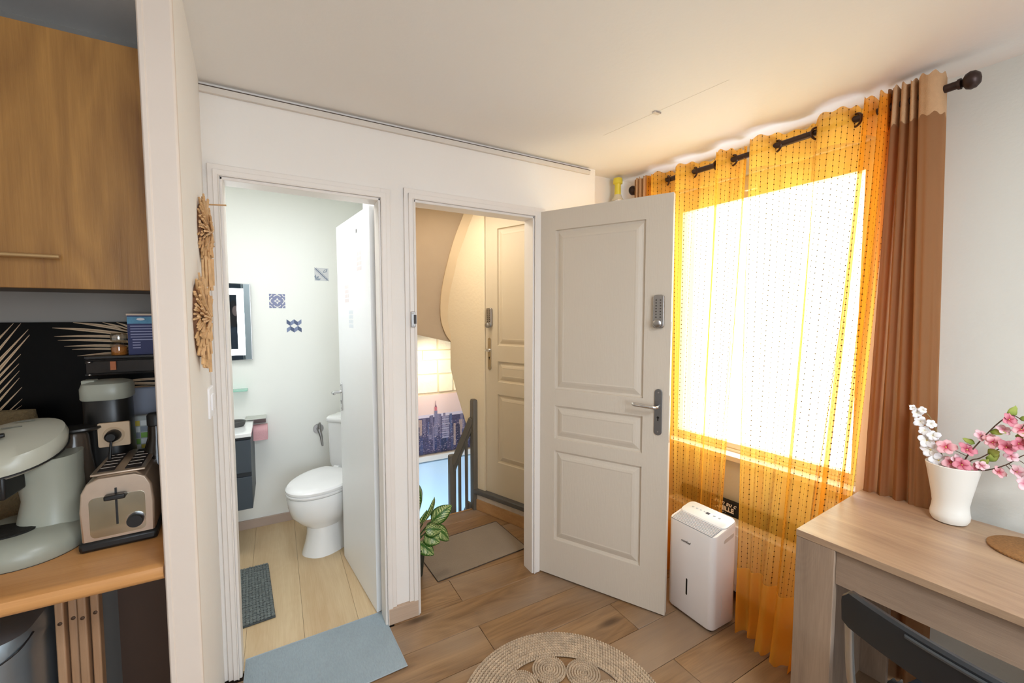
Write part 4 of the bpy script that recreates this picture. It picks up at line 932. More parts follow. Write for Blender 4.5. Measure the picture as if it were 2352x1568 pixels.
def leaf(par, base_, tip, wdt, up=(0, 0, 1), curl=.25, m_=None, n=9, fold=.25, nm='leaf'):
    a = V(base_); b_ = V(tip); d = b_ - a; L = d.length; d.normalize(); up = V(up); s = d.cross(up).normalized(); u = s.cross(d)
    bm = bmesh.new(); uvl = bm.loops.layers.uv.new('UVMap'); g = []; K = 5
    for i in range(n):
        t = i / (n - 1); wv = wdt * (sin(pi * min(1, t ** .72)) ** .75 + .02) * (1 if t < .98 else .3); row = []
        for j in range(-K // 2 + 1, K // 2 + 1):
            q = j / (K // 2)
            p = a + d * (L * t) + s * (wv * q) + u * (sin(pi * t) * curl * L * .5 - abs(q) ** 1.5 * wv * fold + .0025 * sin(t * 25) * abs(q))
            row.append((bm.verts.new(p), (t, .5 + .5 * q)))
        g.append(row)
    for i in range(n - 1):
        for j in range(len(g[0]) - 1):
            c4 = (g[i][j], g[i + 1][j], g[i + 1][j + 1], g[i][j + 1]); f = bm.faces.new([c[0] for c in c4])
            for l, c in zip(f.loops, c4): l[uvl].uv = c[1]
    return obj(nm, bm, m_ or LEAFM, par, smooth=True, solid=.0008)
stemm = mat('green_stem', '#35501f', .6)
root = V((.640, 2.27, .16))
for base_, tip, wd, up in (
    ((.665, 2.27, .34), (.655, 2.24, .55), .055, (1, -.8, .2)), ((.69, 2.25, .30), (.752, 2.22, .455), .042, (1, -.9, .2)), ((.74, 2.25, .30), (.868, 2.25, .368), .036, (.1, -1, .9)),
    ((.70, 2.24, .27), (.80, 2.24, .24), .034, (.1, -1, .7)), ((.76, 2.25, .265), (.845, 2.24, .165), .034, (.6, -1, .5)), ((.70, 2.25, .235), (.775, 2.20, .19), .036, (.1, -1, .7)),
    ((.66, 2.25, .20), (.735, 2.19, .135), .034, (.2, -1, .8)), ((.625, 2.27, .30), (.585, 2.28, .44), .035, (-.2, -1, .3)), ((.62, 2.27, .25), (.60, 2.18, .16), .035, (0, -1, .6)), ((.66, 2.30, .33), (.64, 2.36, .50), .045, (-1, -.6, .4)), ((.645, 2.26, .28), (.70, 2.20, .40), .04, (.8, -1, .1))):
    lf = leaf(pt, base_, tip, wd * 1.25, up)
    bm = bmesh.new(); tube(bm, catmull([root + V((random.uniform(-.01, .01), random.uniform(-.01, .01), 0)), root.lerp(V(base_), .5) + V((0, 0, .02)), base_], 8), [.0035] * 8, 6); obj('leaf_stalk', bm, stemm, pt, smooth=True)
# ------------------------------------------------------------------ window side: radiator, draught cushion, dehumidifier
rd = thing('low_heater', 'low white heater under the window behind the yellow sheers', 'heater', (2.06, 1.3, 0))
bm = bmesh.new(); prism(bm, [(2.02, .93, .06), (2.005, 1.66, .06), (2.088, 1.66, .06), (2.108, .93, .06)], (0, 0, .345)); obj('body', bm, PLASTW, rd, bevel=.006)
for i in range(12):
    y = 1.0 + .052 * i; bm = bmesh.new(); box(bm, (2.0135 - .02 * (y - .93), y, .10), (2.02 - .02 * (y - .93), y + .03, .36)); obj('fin', bm, PLASTW, rd, bevel=.003)
for y in (1.0, 1.58):
    obj('foot', bx((2.03, y, 0), (2.09, y + .03, .062)), PLASTW, rd)
fc = thing('slogan_cushion', 'black draught cushion with white French lettering on the heater', 'cushion', (2.09, 1.3, .405))
def fcsec(y, s=1): return [V((2.105 - .054 * (y - 1.3) + .018 * cos(2 * pi * i / 20) * s * (1), y, .445 + .042 * sin(2 * pi * i / 20) * s)) for i in range(20)]
bm = loft([fcsec(.98, .3), fcsec(.99, .85), fcsec(1.02), fcsec(1.60), fcsec(1.62, .85), fcsec(1.63, .3)]); obj('cushion_body', bm, mat('black_canvas', '#232228', .85, var=.15, bump=.4, bscale=300), fc, smooth=True)
WHT = mat('white_print', '#f4f2ee', .6, var=0)
# text faces -x: local x -> -y, local y -> z
RX = M(((0, 0, -1, 0), (-1, 0, 0, 0), (0, 1, 0, 0), (0, 0, 0, 1)))
def face_text(body, size, y, z, x, shear=0, bold=0, par=fc, m_=WHT, rz=0, al='CENTER'):
    return text(body, size, m_, par, M.Translation((x, y, z)) @ M.Rotation(rz, 4, 'Z') @ RX, shear=shear, bold=bold, align=al)
face_text('bien au c', .034, 1.345, .458, 2.083, .35, .0006)
face_text('FAMILLE', .034, 1.355, .428, 2.083, 0, .0012)
face_text('. . . . . .', .026, 1.375, .416, 2.085, 0, .0006)

dh = thing('dehumidifier', 'white dehumidifier on the floor beside the open door', 'dehumidifier', (1.800, 1.277, 0), R(0))
DW, DD = .178, .256
def dsec(z, sx=1, sy=1, dz=0): return [V((p.x * sx, p.y * sy, z + dz * (p.x + DW / 2))) for p in rrect(DW, DD, .028, 6)]
WPL = mat('dehumidifier_white', '#eeebec', .3, var=.005)
bm = loft([dsec(.012, .96, .96), dsec(.02), dsec(.25, 1.0), dsec(.452, 1, 1, .24), dsec(.458, .97, .98, .24)]); obj('body', bm, WPL, dh, smooth=True, local=True)
obj('foot', bx((-.07, -.11, 0), (.07, .11, .014)), BLACK, dh, local=True)
def topz(x): return .459 + .24 * (x + DW / 2)
bm = loft([[V((p.x * s_ + .037, p.y * s_, topz(p.x * s_ + .037) + z)) for p in rrect(.098, .250, .028, 6)] for s_, z in ((1, 0), (1, .004), (.97, .006))]); obj('control_panel', bm, mat('panel_white', '#f2f8fb', .25, var=0), dh, smooth=True, local=True)
for i in range(9):
    x = -.084 + .0085 * i
    obj('louver', (lambda b: (beam(b, V((x, -.112, topz(x) + .002)), V((x, .112, topz(x) + .002)),   .0014, .0022), b)[-1])(bmesh.new()), WPL, dh, local=True)
bm = bmesh.new(); prism(bm, [(-.086, -.113, topz(-.086) - .0005), (-.010, -.113, topz(-.010) - .0005), (-.010, .113, topz(-.010) - .0005), (-.086, .113, topz(-.086) - .0005)], (0, 0, .0012)); obj('grille_gap', bm, mat('grille_grey', '#7f8b99', .5, var=.02), dh, local=True)
PG = mat('panel_print', '#b9c6cf', .5, var=0)
for y, r_, m_ in ((.085, .006, PG), (.062, .006, PG), (.04, .005, PG), (-.035, .007, PG), (-.062, .006, PG), (.02, .004, PG)):
    bm = bmesh.new(); lathe(bm, [(r_ * .75, 0), (r_, 0), (r_, .0006), (r_ * .75, .0006)], (.045, y, topz(.045) + .0063), 14); obj('button_mark', bm, m_, dh, local=True)
obj('display', (lambda b: (box(b, (.036, -.010, topz(.04) + .005), (.050, .008, topz(.04) + .0085)), b)[-1])(bmesh.new()), mat('display_dark', '#4a5362', .3), dh, local=True)
bm = bmesh.new(); prism(bm, [V((-DW / 2 - .0006, p.x, p.y)) for p in rrect(.0085, .082, .004, 5, .012, .155)], (.002, 0, 0)); obj('water_window', bm, BLACKG, dh, local=True)
text("comfee'", .017, mat('logo_dark', '#43434a', .5), dh, M.Translation((1.7095, 1.297 + .0, .372)) @ RX, name='logo', ext=.0003)
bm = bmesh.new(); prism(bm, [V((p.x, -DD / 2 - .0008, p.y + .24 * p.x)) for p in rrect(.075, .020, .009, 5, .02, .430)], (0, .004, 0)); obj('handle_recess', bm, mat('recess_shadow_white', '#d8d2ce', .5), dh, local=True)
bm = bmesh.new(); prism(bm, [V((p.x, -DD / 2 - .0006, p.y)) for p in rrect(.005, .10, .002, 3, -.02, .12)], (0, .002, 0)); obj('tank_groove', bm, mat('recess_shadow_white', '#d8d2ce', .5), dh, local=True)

# ------------------------------------------------------------------ curtain rod and curtains
RDX = lambda y: 2.045 - .054 * (y - .5)
rod = thing('curtain_rod', 'dark bronze curtain rod with ball finials above the window', 'curtain rod', (RDX(1.2), 1.2, 2.25))
RZ = lambda y: 2.262 - .010 * sin(pi * (y - .5) / 1.45)
bm = bmesh.new(); tube(bm, [(RDX(y), y, RZ(y)) for y in [.53 + 1.38 * i / 14 for i in range(15)]], .0135, 16); obj('pole', bm, DKMET, rod, smooth=True)
for y0, sg in ((.53, -1), (1.91, 1)):
    bm = bmesh.new(); lathe(bm, [(0, 0), (.017, 0), (.018, .008), (.012, .010), (.014, .013), (.024, .019), (.029, .030), (.027, .042), (.017, .052), (0, .056)], (0, 0, 0), 24, 'Y')
    for v in bm.verts: v.co = V((RDX(y0) + v.co.x, y0 + sg * v.co.y, RZ(y0) + v.co.z))
    bmesh.ops.recalc_face_normals(bm, faces=bm.faces); obj('finial', bm, DKMET, rod, smooth=True)
for y in (.655, 1.84):
    bm = bmesh.new(); tube(bm, [(RDX(y), y, RZ(y) - .004), (WX(y), y, RZ(y) - .01)], .006, 10); obj('bracket', bm, DKMET, rod, smooth=True)

def sheer(name, col_t, col_d, fac, threads=True, hem_b=.30, hem_t=2.165, dark=1.0):
    m, nt, b = base(name); nt.n.remove(b); out = nt.n['Material Output']
    uv = nt.new('ShaderNodeUVMap'); sp = nt.new('ShaderNodeSeparateXYZ', {0: uv.outputs[0]}); u, v = sp.outputs[0], sp.outputs[1]
    tr = nt.new('ShaderNodeBsdfTransparent', {0: col_t}); tl_ = nt.new('ShaderNodeBsdfTranslucent', {0: col_d}); df = nt.new('ShaderNodeBsdfDiffuse', {0: col_d})
    cloth = nt.new('ShaderNodeMixShader', {0: .30, 1: tl_.outputs[0], 2: df.outputs[0]})
    nz = nt.new('ShaderNodeTexNoise', {0: nt.new('ShaderNodeMapping', {0: uv.outputs[0], 3: (300, 60, 1)}).outputs[0], 2: 1.0})
    hem = nt.math('ADD', nt.math('LESS_THAN', v, hem_b), nt.math('GREATER_THAN', v, hem_t))
    hem = nt.math('MAXIMUM', hem, nt.math('MULTIPLY', nt.new('ShaderNodeAttribute', attribute_name='side').outputs['Fac'], .8))
    f = nt.math('ADD', nt.math('MULTIPLY', hem, .55 * (1 - fac)), nt.math('ADD', fac - .02, nt.math('MULTIPLY', nz.outputs[0], .04)))
    mx = nt.new('ShaderNodeMixShader', {0: f, 1: tr.outputs[0], 2: cloth.outputs[0]}); res = mx.outputs[0]
    if threads:
        uu = nt.math('ABSOLUTE', nt.math('SUBTRACT', nt.math('FRACT', nt.math('MULTIPLY', u, 1 / .021)), .5))
        line = nt.math('LESS_THAN', uu, .028)
        row = nt.math('FLOOR', nt.math('MULTIPLY', u, 1 / .021))
        vv = nt.math('ABSOLUTE', nt.math('SUBTRACT', nt.math('FRACT', nt.math('ADD', nt.math('MULTIPLY', v, 1 / .023), nt.math('MULTIPLY', row, .37))), .5))
        knot = nt.math('MULTIPLY', nt.math('LESS_THAN', uu, .085), nt.math('LESS_THAN', vv, .09))
        body = nt.math('MULTIPLY', nt.math('MAXIMUM', nt.math('MULTIPLY', line, .6), nt.math('MULTIPLY', knot, 1.0)), nt.math('GREATER_THAN', v, hem_b))
        dk = nt.new('ShaderNodeBsdfDiffuse', {0: lin('#4c3212')})
        res = nt.new('ShaderNodeMixShader', {0: body, 1: res, 2: dk.outputs[0]}).outputs[0]
    nt.t.links.new(res, out.inputs[0]); return m
YEL = sheer('yellow_sheer', (1, .90, .62, 1), (1, .52, .065, 1), .48)
BEI = sheer('beige_linen', (.8, .6, .45, 1), lin('#c0946c'), .985, threads=False, hem_b=-1, hem_t=5)
BEIH = mat('beige_linen_header', '#c69c73', .9, var=.08, scale=60, bump=.3, bscale=300)
def curtain(name, label, top, bot, ztop, zbot, m_, rings=(), tb=None, kp=1.15, amp=.008, n=None, header=None, zh=.02, seed=0):
    """top/bot: lists of (y, dx) knots (dx from the rod line at the top, absolute x at the bottom)"""
    random.seed(seed); N = n or len(top) * 9; T = 34
    A = catmull([(RDX(y) + dx, y, 0) for y, dx in top], N); B = catmull([(x, y, 0) for y, x in bot], N)
    ph = [random.uniform(0, 6.28) for _ in range(4)]
    Ls = [0]
    for i in range(1, N): Ls.append(Ls[-1] + max(((A[i] + B[i]) / 2 - (A[i - 1] + B[i - 1]) / 2).length, .7 * (A[i] - A[i - 1]).length))
    g = []; y_mid = (top[0][0] + top[-1][0]) / 2
    c = thing(name, label, 'curtain', (RDX(y_mid), y_mid, 0))
    for i in range(N):
        row = []
        for j in range(T + 1):
            t = j / T; w_ = t ** kp
            z = ztop + .006 * sin(i * .5) - (ztop - zbot) * t
            p = A[i].lerp(B[i], w_); bell = sin(pi * t)
            p = p + V((amp * bell * sin(i * .55 + ph[0] + 2.2 * t), amp * .5 * bell * sin(i * .31 + ph[1] + 3 * t), 0))
            if t > .93: p.x -= .010 * sin(i * .4 + ph[2]) * (t - .93) / .07
            p.z = z; row.append((p, (Ls[i], z)))
        g.append(row)
    def mesh(j0, j1, nm, mm, off=0):
        bm = bmesh.new(); uvl = bm.loops.layers.uv.new('UVMap')
        vg = [[bm.verts.new(g[i][j][0] + V((off, 0, 0))) for j in range(j0, j1 + 1)] for i in range(N)]
        for i in range(N - 1):
            for j in range(j1 - j0):
                f = bm.faces.new((vg[i][j], vg[i + 1][j], vg[i + 1][j + 1], vg[i][j + 1]))
                for l, (a, b_) in zip(f.loops, ((i, j + j0), (i + 1, j + j0), (i + 1, j + 1 + j0), (i, j + 1 + j0))): l[uvl].uv = g[a][b_][1]
        o = obj(nm, bm, mm, c, smooth=True)
        at = o.data.attributes.new('side', 'FLOAT', 'POINT'); k = j1 - j0 + 1
        for i in range(N):
            e = min(Ls[i], Ls[-1] - Ls[i])
            for j in range(k): at.data[i * k + j].value = 1.0 if e < .022 else 0.0
        return o
    if header: mesh(0, 2, 'header_band', header); mesh(2, T, 'cloth', m_)
    else: mesh(0, T, 'cloth', m_)
    EY = mat('eyelet_bronze', '#54433d', .3, .9)
    for (y, tw) in rings:
        bm = bmesh.new(); K = 24; nrm = V((cos(R(tw)), sin(R(tw)), 0)); s = V((-nrm.y, nrm.x, 0)); rr = []
        for i in range(K):
            a = 2 * pi * i / K; d = s * cos(a) + V((0, 0, 1)) * sin(a)
            cc = V((RDX(y), y, RZ(y) - .004)) + d * .0245
            rr.append([bm.verts.new(cc + (d * cos(q) + nrm * sin(q)) * .0048) for q in [2 * pi * k_ / 6 for k_ in range(6)]])
        skin(bm, rr, False, True); bmesh.ops.recalc_face_normals(bm, faces=bm.faces); obj('eyelet', bm, EY, c, smooth=True)
    return c
curtain('sheer_curtain', 'bright yellow dotted sheer curtain nearest the beige curtain and the table',
    [(1.215, -.02), (1.185, -.05), (1.14, -.04), (1.103, 0), (1.07, .03), (1.01, .045), (.97, .03), (.945, 0), (.925, -.035), (.875, -.045), (.835, -.03), (.812, 0), (.80, .035), (.785, .03), (.775, 0), (.768, -.05), (.755, -.055), (.742, .0), (.738, .04), (.728, .03), (.722, -.05), (.708, -.05), (.702, .03)],
    [(1.135, 1.885), (1.11, 1.825), (1.085, 1.87), (1.055, 1.84), (1.03, 1.875), (1.00, 1.80), (.975, 1.79), (.955, 1.85), (.935, 1.80), (.91, 1.775), (.89, 1.83), (.875, 1.85), (.862, 1.79), (.855, 1.83), (.845, 1.87), (.835, 1.83), (.825, 1.87), (.815, 1.90), (.805, 1.86), (.80, 1.92), (.79, 1.88), (.785, 1.94), (.78, 1.95)],
    2.305, .004, YEL, rings=((1.103, -20), (.945, 60), (.812, -20)), kp=1.25, seed=4)
curtain('sheer_curtain', 'bright yellow dotted sheer curtain partly hidden by the open entry door',
    [(1.80, -.04), (1.785, .02), (1.765, -.045), (1.72, -.045), (1.685, 0), (1.665, .035), (1.635, .03), (1.615, -.02), (1.595, -.045), (1.545, -.035), (1.515, 0), (1.49, .035), (1.43, .04), (1.385, .01), (1.372, -.035), (1.345, -.045), (1.315, -.02), (1.30, .01), (1.285, .04), (1.255, .03), (1.245, -.01)],
    [(1.78, 1.95), (1.755, 1.92), (1.73, 1.96), (1.70, 1.92), (1.675, 1.96), (1.645, 1.93), (1.62, 1.965), (1.59, 1.925), (1.57, 1.96), (1.545, 1.93), (1.52, 1.965), (1.49, 1.935), (1.465, 1.97), (1.44, 1.935), (1.415, 1.97), (1.395, 1.93), (1.37, 1.97), (1.35, 1.93), (1.33, 1.97), (1.315, 1.94), (1.30, 1.96)],
    2.302, .01, YEL, rings=((1.685, -30), (1.515, -25), (1.382, 60), (1.305, -10)), seed=9)
curtain('beige_curtain', 'beige linen curtain gathered at the finial end above the table',
    [(.705, -.03), (.698, .03), (.690, -.032), (.678, -.032), (.672, .02), (.666, -.034), (.652, -.034), (.648, .025), (.641, -.036), (.629, -.036), (.624, .02), (.618, -.04), (.60, -.052), (.575, -.045), (.563, -.01), (.565, .03)],
    [(.80, 2.115), (.785, 2.15), (.765, 2.118), (.745, 2.118), (.73, 2.155), (.71, 2.120), (.69, 2.120), (.675, 2.155), (.655, 2.120), (.635, 2.120), (.62, 2.155), (.60, 2.122), (.575, 2.122), (.55, 2.124), (.537, 2.14), (.54, 2.16)],
    2.315, .01, BEI, kp=.9, amp=.004, header=BEIH, n=150, seed=2)
curtain('beige_curtain', 'beige linen curtain at the far end of the rod above the door',
    [(1.90, -.03), (1.895, .03), (1.885, -.035), (1.872, -.035), (1.866, .03), (1.858, -.035), (1.845, -.035), (1.838, .03), (1.828, -.036), (1.815, -.035), (1.81, .03), (1.805, -.02)],
    [(1.91, 1.97), (1.90, 2.02), (1.89, 1.97), (1.88, 1.965), (1.87, 2.02), (1.86, 1.97), (1.85, 1.965), (1.84, 2.02), (1.83, 1.97), (1.82, 1.965), (1.815, 2.02), (1.81, 1.99)],
    2.308, .01, BEI, amp=.003, header=BEIH, n=110, seed=5)

# yellow ornament above the door, on a hidden corner shelf
sh = thing('corner_shelf', 'small white corner shelf behind the top of the open door', 'shelf', (1.87, 1.99, 2.18))
obj('board', bx((1.835, 1.93, 2.175), (1.93, 2.039, 2.187)), PLASTW, sh, bevel=.002)
yo = thing('yellow_lantern', 'yellow tube shaped ornament with a clear flared foot on the corner shelf', 'ornament', (1.872, 1.975, 2.1875))
YL = mat('yellow_plastic', '#f0e24a', .4, var=.02, trans=.2)
bm = bmesh.new(); lathe(bm, [(0, .01), (.020, .01), (.019, .10), (.021, .105), (.028, .108), (.029, .125), (.026, .140), (.01, .143), (0, .144)], (0, 0, 0), 24); obj('tube', bm, YL, yo, local=True, smooth=True)
bm = bmesh.new(); lathe(bm, [(.040, 0), (.038, .008), (.028, .022), (.022, .04), (.021, .04), (.026, .022), (.036, .008), (.038, 0)], (0, 0, 0), 24); obj('flared_foot', bm, mat('frosted_clear', '#efe9d4', .2, alpha=.6, var=.0), yo, local=True, smooth=True)
cp = thing('ceiling_patch', 'tiny square plastic cover on the white ceiling', 'cover', (1.44, 1.292, CZ))
obj('cover', bx((1.424, 1.282, CZ - .006), (1.458, 1.302, CZ)), mat('cover_white', '#d9cfc6', .5), cp, bevel=.001)
obj('cover_lip', bx((1.426, 1.2815, CZ - .0075), (1.456, 1.2835, CZ - .001)), mat('cover_dark', '#9b9088', .5), cp)
struct('trim_8', (lambda b: (beam(b, V((1.48, .99, CZ - .0002)), V((1.40, 1.58, CZ - .0002)), .0007, .0004), b)[-1])(bmesh.new()), mat('seam_grey', '#ddd7cf', .8), 'faint ceiling board seam', 'ceiling joint')

# ------------------------------------------------------------------ table, vase, flowers, trivet, chair
tb = thing('console_table', 'light oak console table in front of the beige curtain', 'table', (1.81, .1, 0))
TY0, TY1, TX0, TX1 = -.62, .716, 1.507, 2.108
def tpt(x, y): return V((x + .03 * (.716 - y) * 1.1, y + .065 * (x - TX0), 0))
def tbox(x0, x1, y0, y1, z0, z1):
    b = bmesh.new(); prism(b, [tpt(x0, y0) + V((0, 0, z0)), tpt(x1, y0) + V((0, 0, z0)), tpt(x1, y1) + V((0, 0, z0)), tpt(x0, y1) + V((0, 0, z0))], (0, 0, z1 - z0)); return b
obj('tabletop', tbox(TX0, TX1, TY0, TY1, .738, .76), TABLEX, tb, bevel=.001)
for y0, y1 in ((.605, .716), (TY0, TY0 + .111)):
    obj('leg', tbox(TX0 + .001, TX0 + .030, y0, y1 - .001, 0, .7375), TABLEZ, tb, bevel=.0015)
    obj('leg', tbox(TX1 - .032, TX1 - .003, y0, y1 - .001, 0, .7375), TABLEZ, tb, bevel=.0015)
obj('side_panel', tbox(TX0 + .031, TX1 - .033, .690, .7145, .0, .7375), TABLEZ, tb)
obj('side_panel', tbox(TX0 + .031, TX1 - .033, TY0 + .001, TY0 + .025, .0, .7375), TABLEZ, tb)
obj('apron', tbox(TX0 + .012, TX0 + .030, TY0 + .112, .604, .628, .7375), wood('table_oak_apron', '#867160', '#a8907a', 1, .45, knots=False, rings=.12, scale=1.8, obj_var=0), tb)
obj('rear_apron', tbox(TX1 - .030, TX1 - .012, TY0 + .112, .604, .628, .7375), TABLEZ, tb)

vs = thing('white_vase', 'white tapered ceramic vase on the oak table', 'vase', (2.028, .480, .7605))
VC = mat('vase_glaze', '#eeece4', .3, var=.01)
bm = bmesh.new(); lathe(bm, [(0, 0), (.030, 0), (.038, .004), (.0435, .016), (.0445, .030), (.042, .048), (.0405, .065), (.044, .095), (.050, .135), (.056, .175), (.061, .203), (.0595, .205), (.056, .2035), (.053, .175), (.047, .135), (.040, .09), (.036, .05), (0, .02)], (0, 0, 0), 48); [setattr(v, 'co', V((v.co.x * 1.14, v.co.y * 1.14, v.co.z))) for v in bm.verts]; obj('vase_body', bm, VC, vs, smooth=True, local=True)
ct = thing('cork_trivet', 'round brown cork trivet on the oak table', 'trivet', (1.968, .275, .7605))
bm = bmesh.new(); lathe(bm, [(0, 0), (.100, 0), (.103, .002), (.103, .006), (.100, .008), (0, .008)], (0, 0, 0), 48); obj('cork_disc', bm, mat('cork', '#9c7040', .9, var=.35, scale=160, bump=.5, bscale=260), ct, smooth=True, local=True)

def petal_mat(name, inner, outer):
    m, nt, b = base(name); uv = nt.new('ShaderNodeUVMap'); sp = nt.new('ShaderNodeSeparateXYZ', {0: uv.outputs[0]})
    f = nt.new('ShaderNodeMapRange', {0: sp.outputs[0], 1: .1, 2: .62}).outputs[0]
    nt.t.links.new(nt.mixc(f, lin(inner), lin(outer)), b.inputs['Base Color']); b.inputs['Roughness'].default_value = .7
    b.inputs['Subsurface Weight'].default_value = 0; return m
PK = [petal_mat('petal_pink_a', '#c2304f', '#efb9bd'), petal_mat('petal_pink_b', '#b02a48', '#dd8d9b'), petal_mat('petal_pink_c', '#cf6f86', '#f0cdd2')]
WH = petal_mat('petal_white', '#e9e4d8', '#f4f3f5'); STA = mat('stamen', '#d8c36a', .7)
def blossom(par, c, nrm, r, m_, n=5, open_=.5, nm='blossom', rot=0):
    """one flower as one mesh"""
    nrm = V(nrm).normalized(); x = nrm.orthogonal().normalized(); y = nrm.cross(x); bm = bmesh.new(); uvl = bm.loops.layers.uv.new('UVMap'); c = V(c)
    for k_ in range(n):
        a = 2 * pi * k_ / n + rot; d = x * cos(a) + y * sin(a); s = nrm.cross(d); g = []; L = r * random.uniform(.88, 1.08)
        for i in range(6):
            t = i / 5; wv = L * .46 * (sin(pi * (t ** .8) * .93) ** .7 + .05); row = []
            for q in (-1, -.5, 0, .5, 1):
                p = c + d * (L * t) + s * (wv * q) + nrm * (L * open_ * (t - .75 * t * t) + abs(q) ** 2 * L * .10 * t + .0008 * k_)
                row.append((bm.verts.new(p), t))
            g.append(row)
        for i in range(5):
            for j in range(4):
                c4 = (g[i][j], g[i + 1][j], g[i + 1][j + 1], g[i][j + 1]); f = bm.faces.new([q_[0] for q_ in c4])
                for l, q_ in zip(f.loops, c4): l[uvl].uv = (q_[1], 0)
    o = obj(nm, bm, m_, par, smooth=True, solid=.0006)
    bm = bmesh.new(); bmesh.ops.create_uvsphere(bm, u_segments=8, v_segments=5, radius=r * .11, matrix=M.Translation(c + nrm * r * .08)); obj('stamen', bm, STA, o, smooth=True)
    return o
random.seed(21)
TWG = mat('blossom_twig', '#5a4433', .8, var=.2); GL = petal_mat('pale_green_leaf', '#6f8a2e', '#a7b45a')
MOUTH = V((2.028, .480, .955))
def branch(label, pts, flowers, leaves, thick=.0024):
    br = thing('blossom_branch', label, 'artificial flowers', tuple(MOUTH - V((0, 0, .15))), group=None)
    bm = bmesh.new(); P = catmull([(2.02, .478, .80), (2.024, .476, .9)] + pts, 40); tube(bm, P, [thick * (1 - .5 * i / 40) for i in range(40)], 7); obj('twig', bm, TWG, br, smooth=True)
    for (x, y, z, r, mi_) in flowers:
        c = V((x, y, z)); nr = (V((0, 0, 1.3)) - c); nr = (V((-1.0, -.9, .35)) + V((random.uniform(-.5, .5), random.uniform(-.5, .5), random.uniform(-.3, .5))))
        q = min(P, key=lambda p: (p - c).length)
        bm = bmesh.new(); tube(bm, [q, q.lerp(c, .5) + V((0, 0, .002)), c], .0011, 5); obj('flower_stalk', bm, TWG, br)
        blossom(br, c, nr, r, PK[mi_], rot=random.random() * 6, open_=random.uniform(.25, .6))
    for a, b_, wd in leaves: leaf(br, a, b_, wd, (-1, -.8, .5), .15, GL, 7, .2, 'leaf')
    return br
X = 2.02
branch('lower pink blossom branch reaching right out of the white vase', [(X, .440, .962), (X, .406, .967), (X, .36, 1.0), (X, .324, 1.043), (X, .28, 1.07)],
    [(X - .02, .452, .975, .024, 1), (X - .01, .482, .972, .025, 0), (X, .425, .972, .018, 1), (X - .01, .41, .984, .017, 2), (X, .375, .972, .020, 0), (X, .338, .985, .023, 2), (X, .320, .953, .024, 2), (X - .01, .30, 1.0, .024, 0)],
    [((X, .40, 1.0), (X, .375, 1.035), .012), ((X, .415, .985), (X - .01, .395, 1.01), .010)])
branch('upper pink blossom branch rising right out of the white vase', [(X, .45, .99), (X, .434, 1.03), (X, .402, 1.095), (X, .376, 1.14), (X, .355, 1.163), (X, .33, 1.15), (X, .30, 1.14)],
    [(X - .02, .493, 1.024, .026, 0), (X - .01, .446, 1.026, .026, 1), (X, .421, 1.08, .022, 2), (X, .40, 1.075, .020, 0), (X, .372, 1.11, .019, 2), (X - .01, .36, 1.149, .023, 1), (X, .334, 1.120, .024, 0), (X, .30, 1.14, .022, 2)],
    [((X, .36, 1.155), (X, .348, 1.195), .011), ((X, .43, 1.05), (X, .46, 1.062), .009), ((X, .40, 1.10), (X - .01, .36, 1.105), .010), ((X, .34, 1.155), (X, .31, 1.16), .008)])
branch('middle pink blossom branch leaning right out of the white vase', [(X, .44, .985), (X, .417, 1.005), (X, .389, 1.035), (X, .35, 1.07), (X, .31, 1.09)],
    [(X - .01, .468, .985, .020, 2), (X - .01, .39, 1.068, .022, 0), (X - .01, .361, 1.058, .024, 1), (X - .01, .337, 1.078, .024, 1), (X, .35, 1.03, .018, 2), (X, .312, 1.09, .024, 2)],
    [((X, .40, 1.025), (X - .01, .372, 1.042), .014), ((X, .34, 1.09), (X - .01, .322, 1.115), .011)])
oc = thing('white_orchid_spray', 'white orchid spray leaning left out of the white vase', 'artificial flowers', tuple(MOUTH - V((0, 0, .14))))
bm = bmesh.new(); P = catmull([(2.03, .485, .80), (2.028, .495, .93), (X, .515, 1.02), (X, .53, 1.09), (X, .56, 1.135), (X, .603, 1.149)], 30); tube(bm, P, [.0024 - .0012 * i / 30 for i in range(30)], 7); obj('stem', bm, mat('orchid_stem', '#8a7a55', .7), oc, smooth=True)
for (y, z, r, op) in ((.512, .972, .026, .3), (.533, 1.003, .027, .3), (.545, 1.034, .026, .35), (.530, 1.055, .020, .5), (.553, 1.068, .018, .7), (.566, 1.098, .020, .9), (.538, 1.095, .016, .9), (.576, 1.128, .018, 1.1), (.560, 1.140, .013, 1.2), (.590, 1.143, .012, 1.3)):
    blossom(oc, (X - .012, y, z), (-1, -.6 + random.uniform(-.4, .4), random.uniform(-.2, .4)), r, WH, rot=random.random() * 6, open_=op)

chr_ = thing('folding_chair', 'black folding chair with silver tube legs tucked under the oak table', 'chair', (1.235, .27, 0), R(-10))
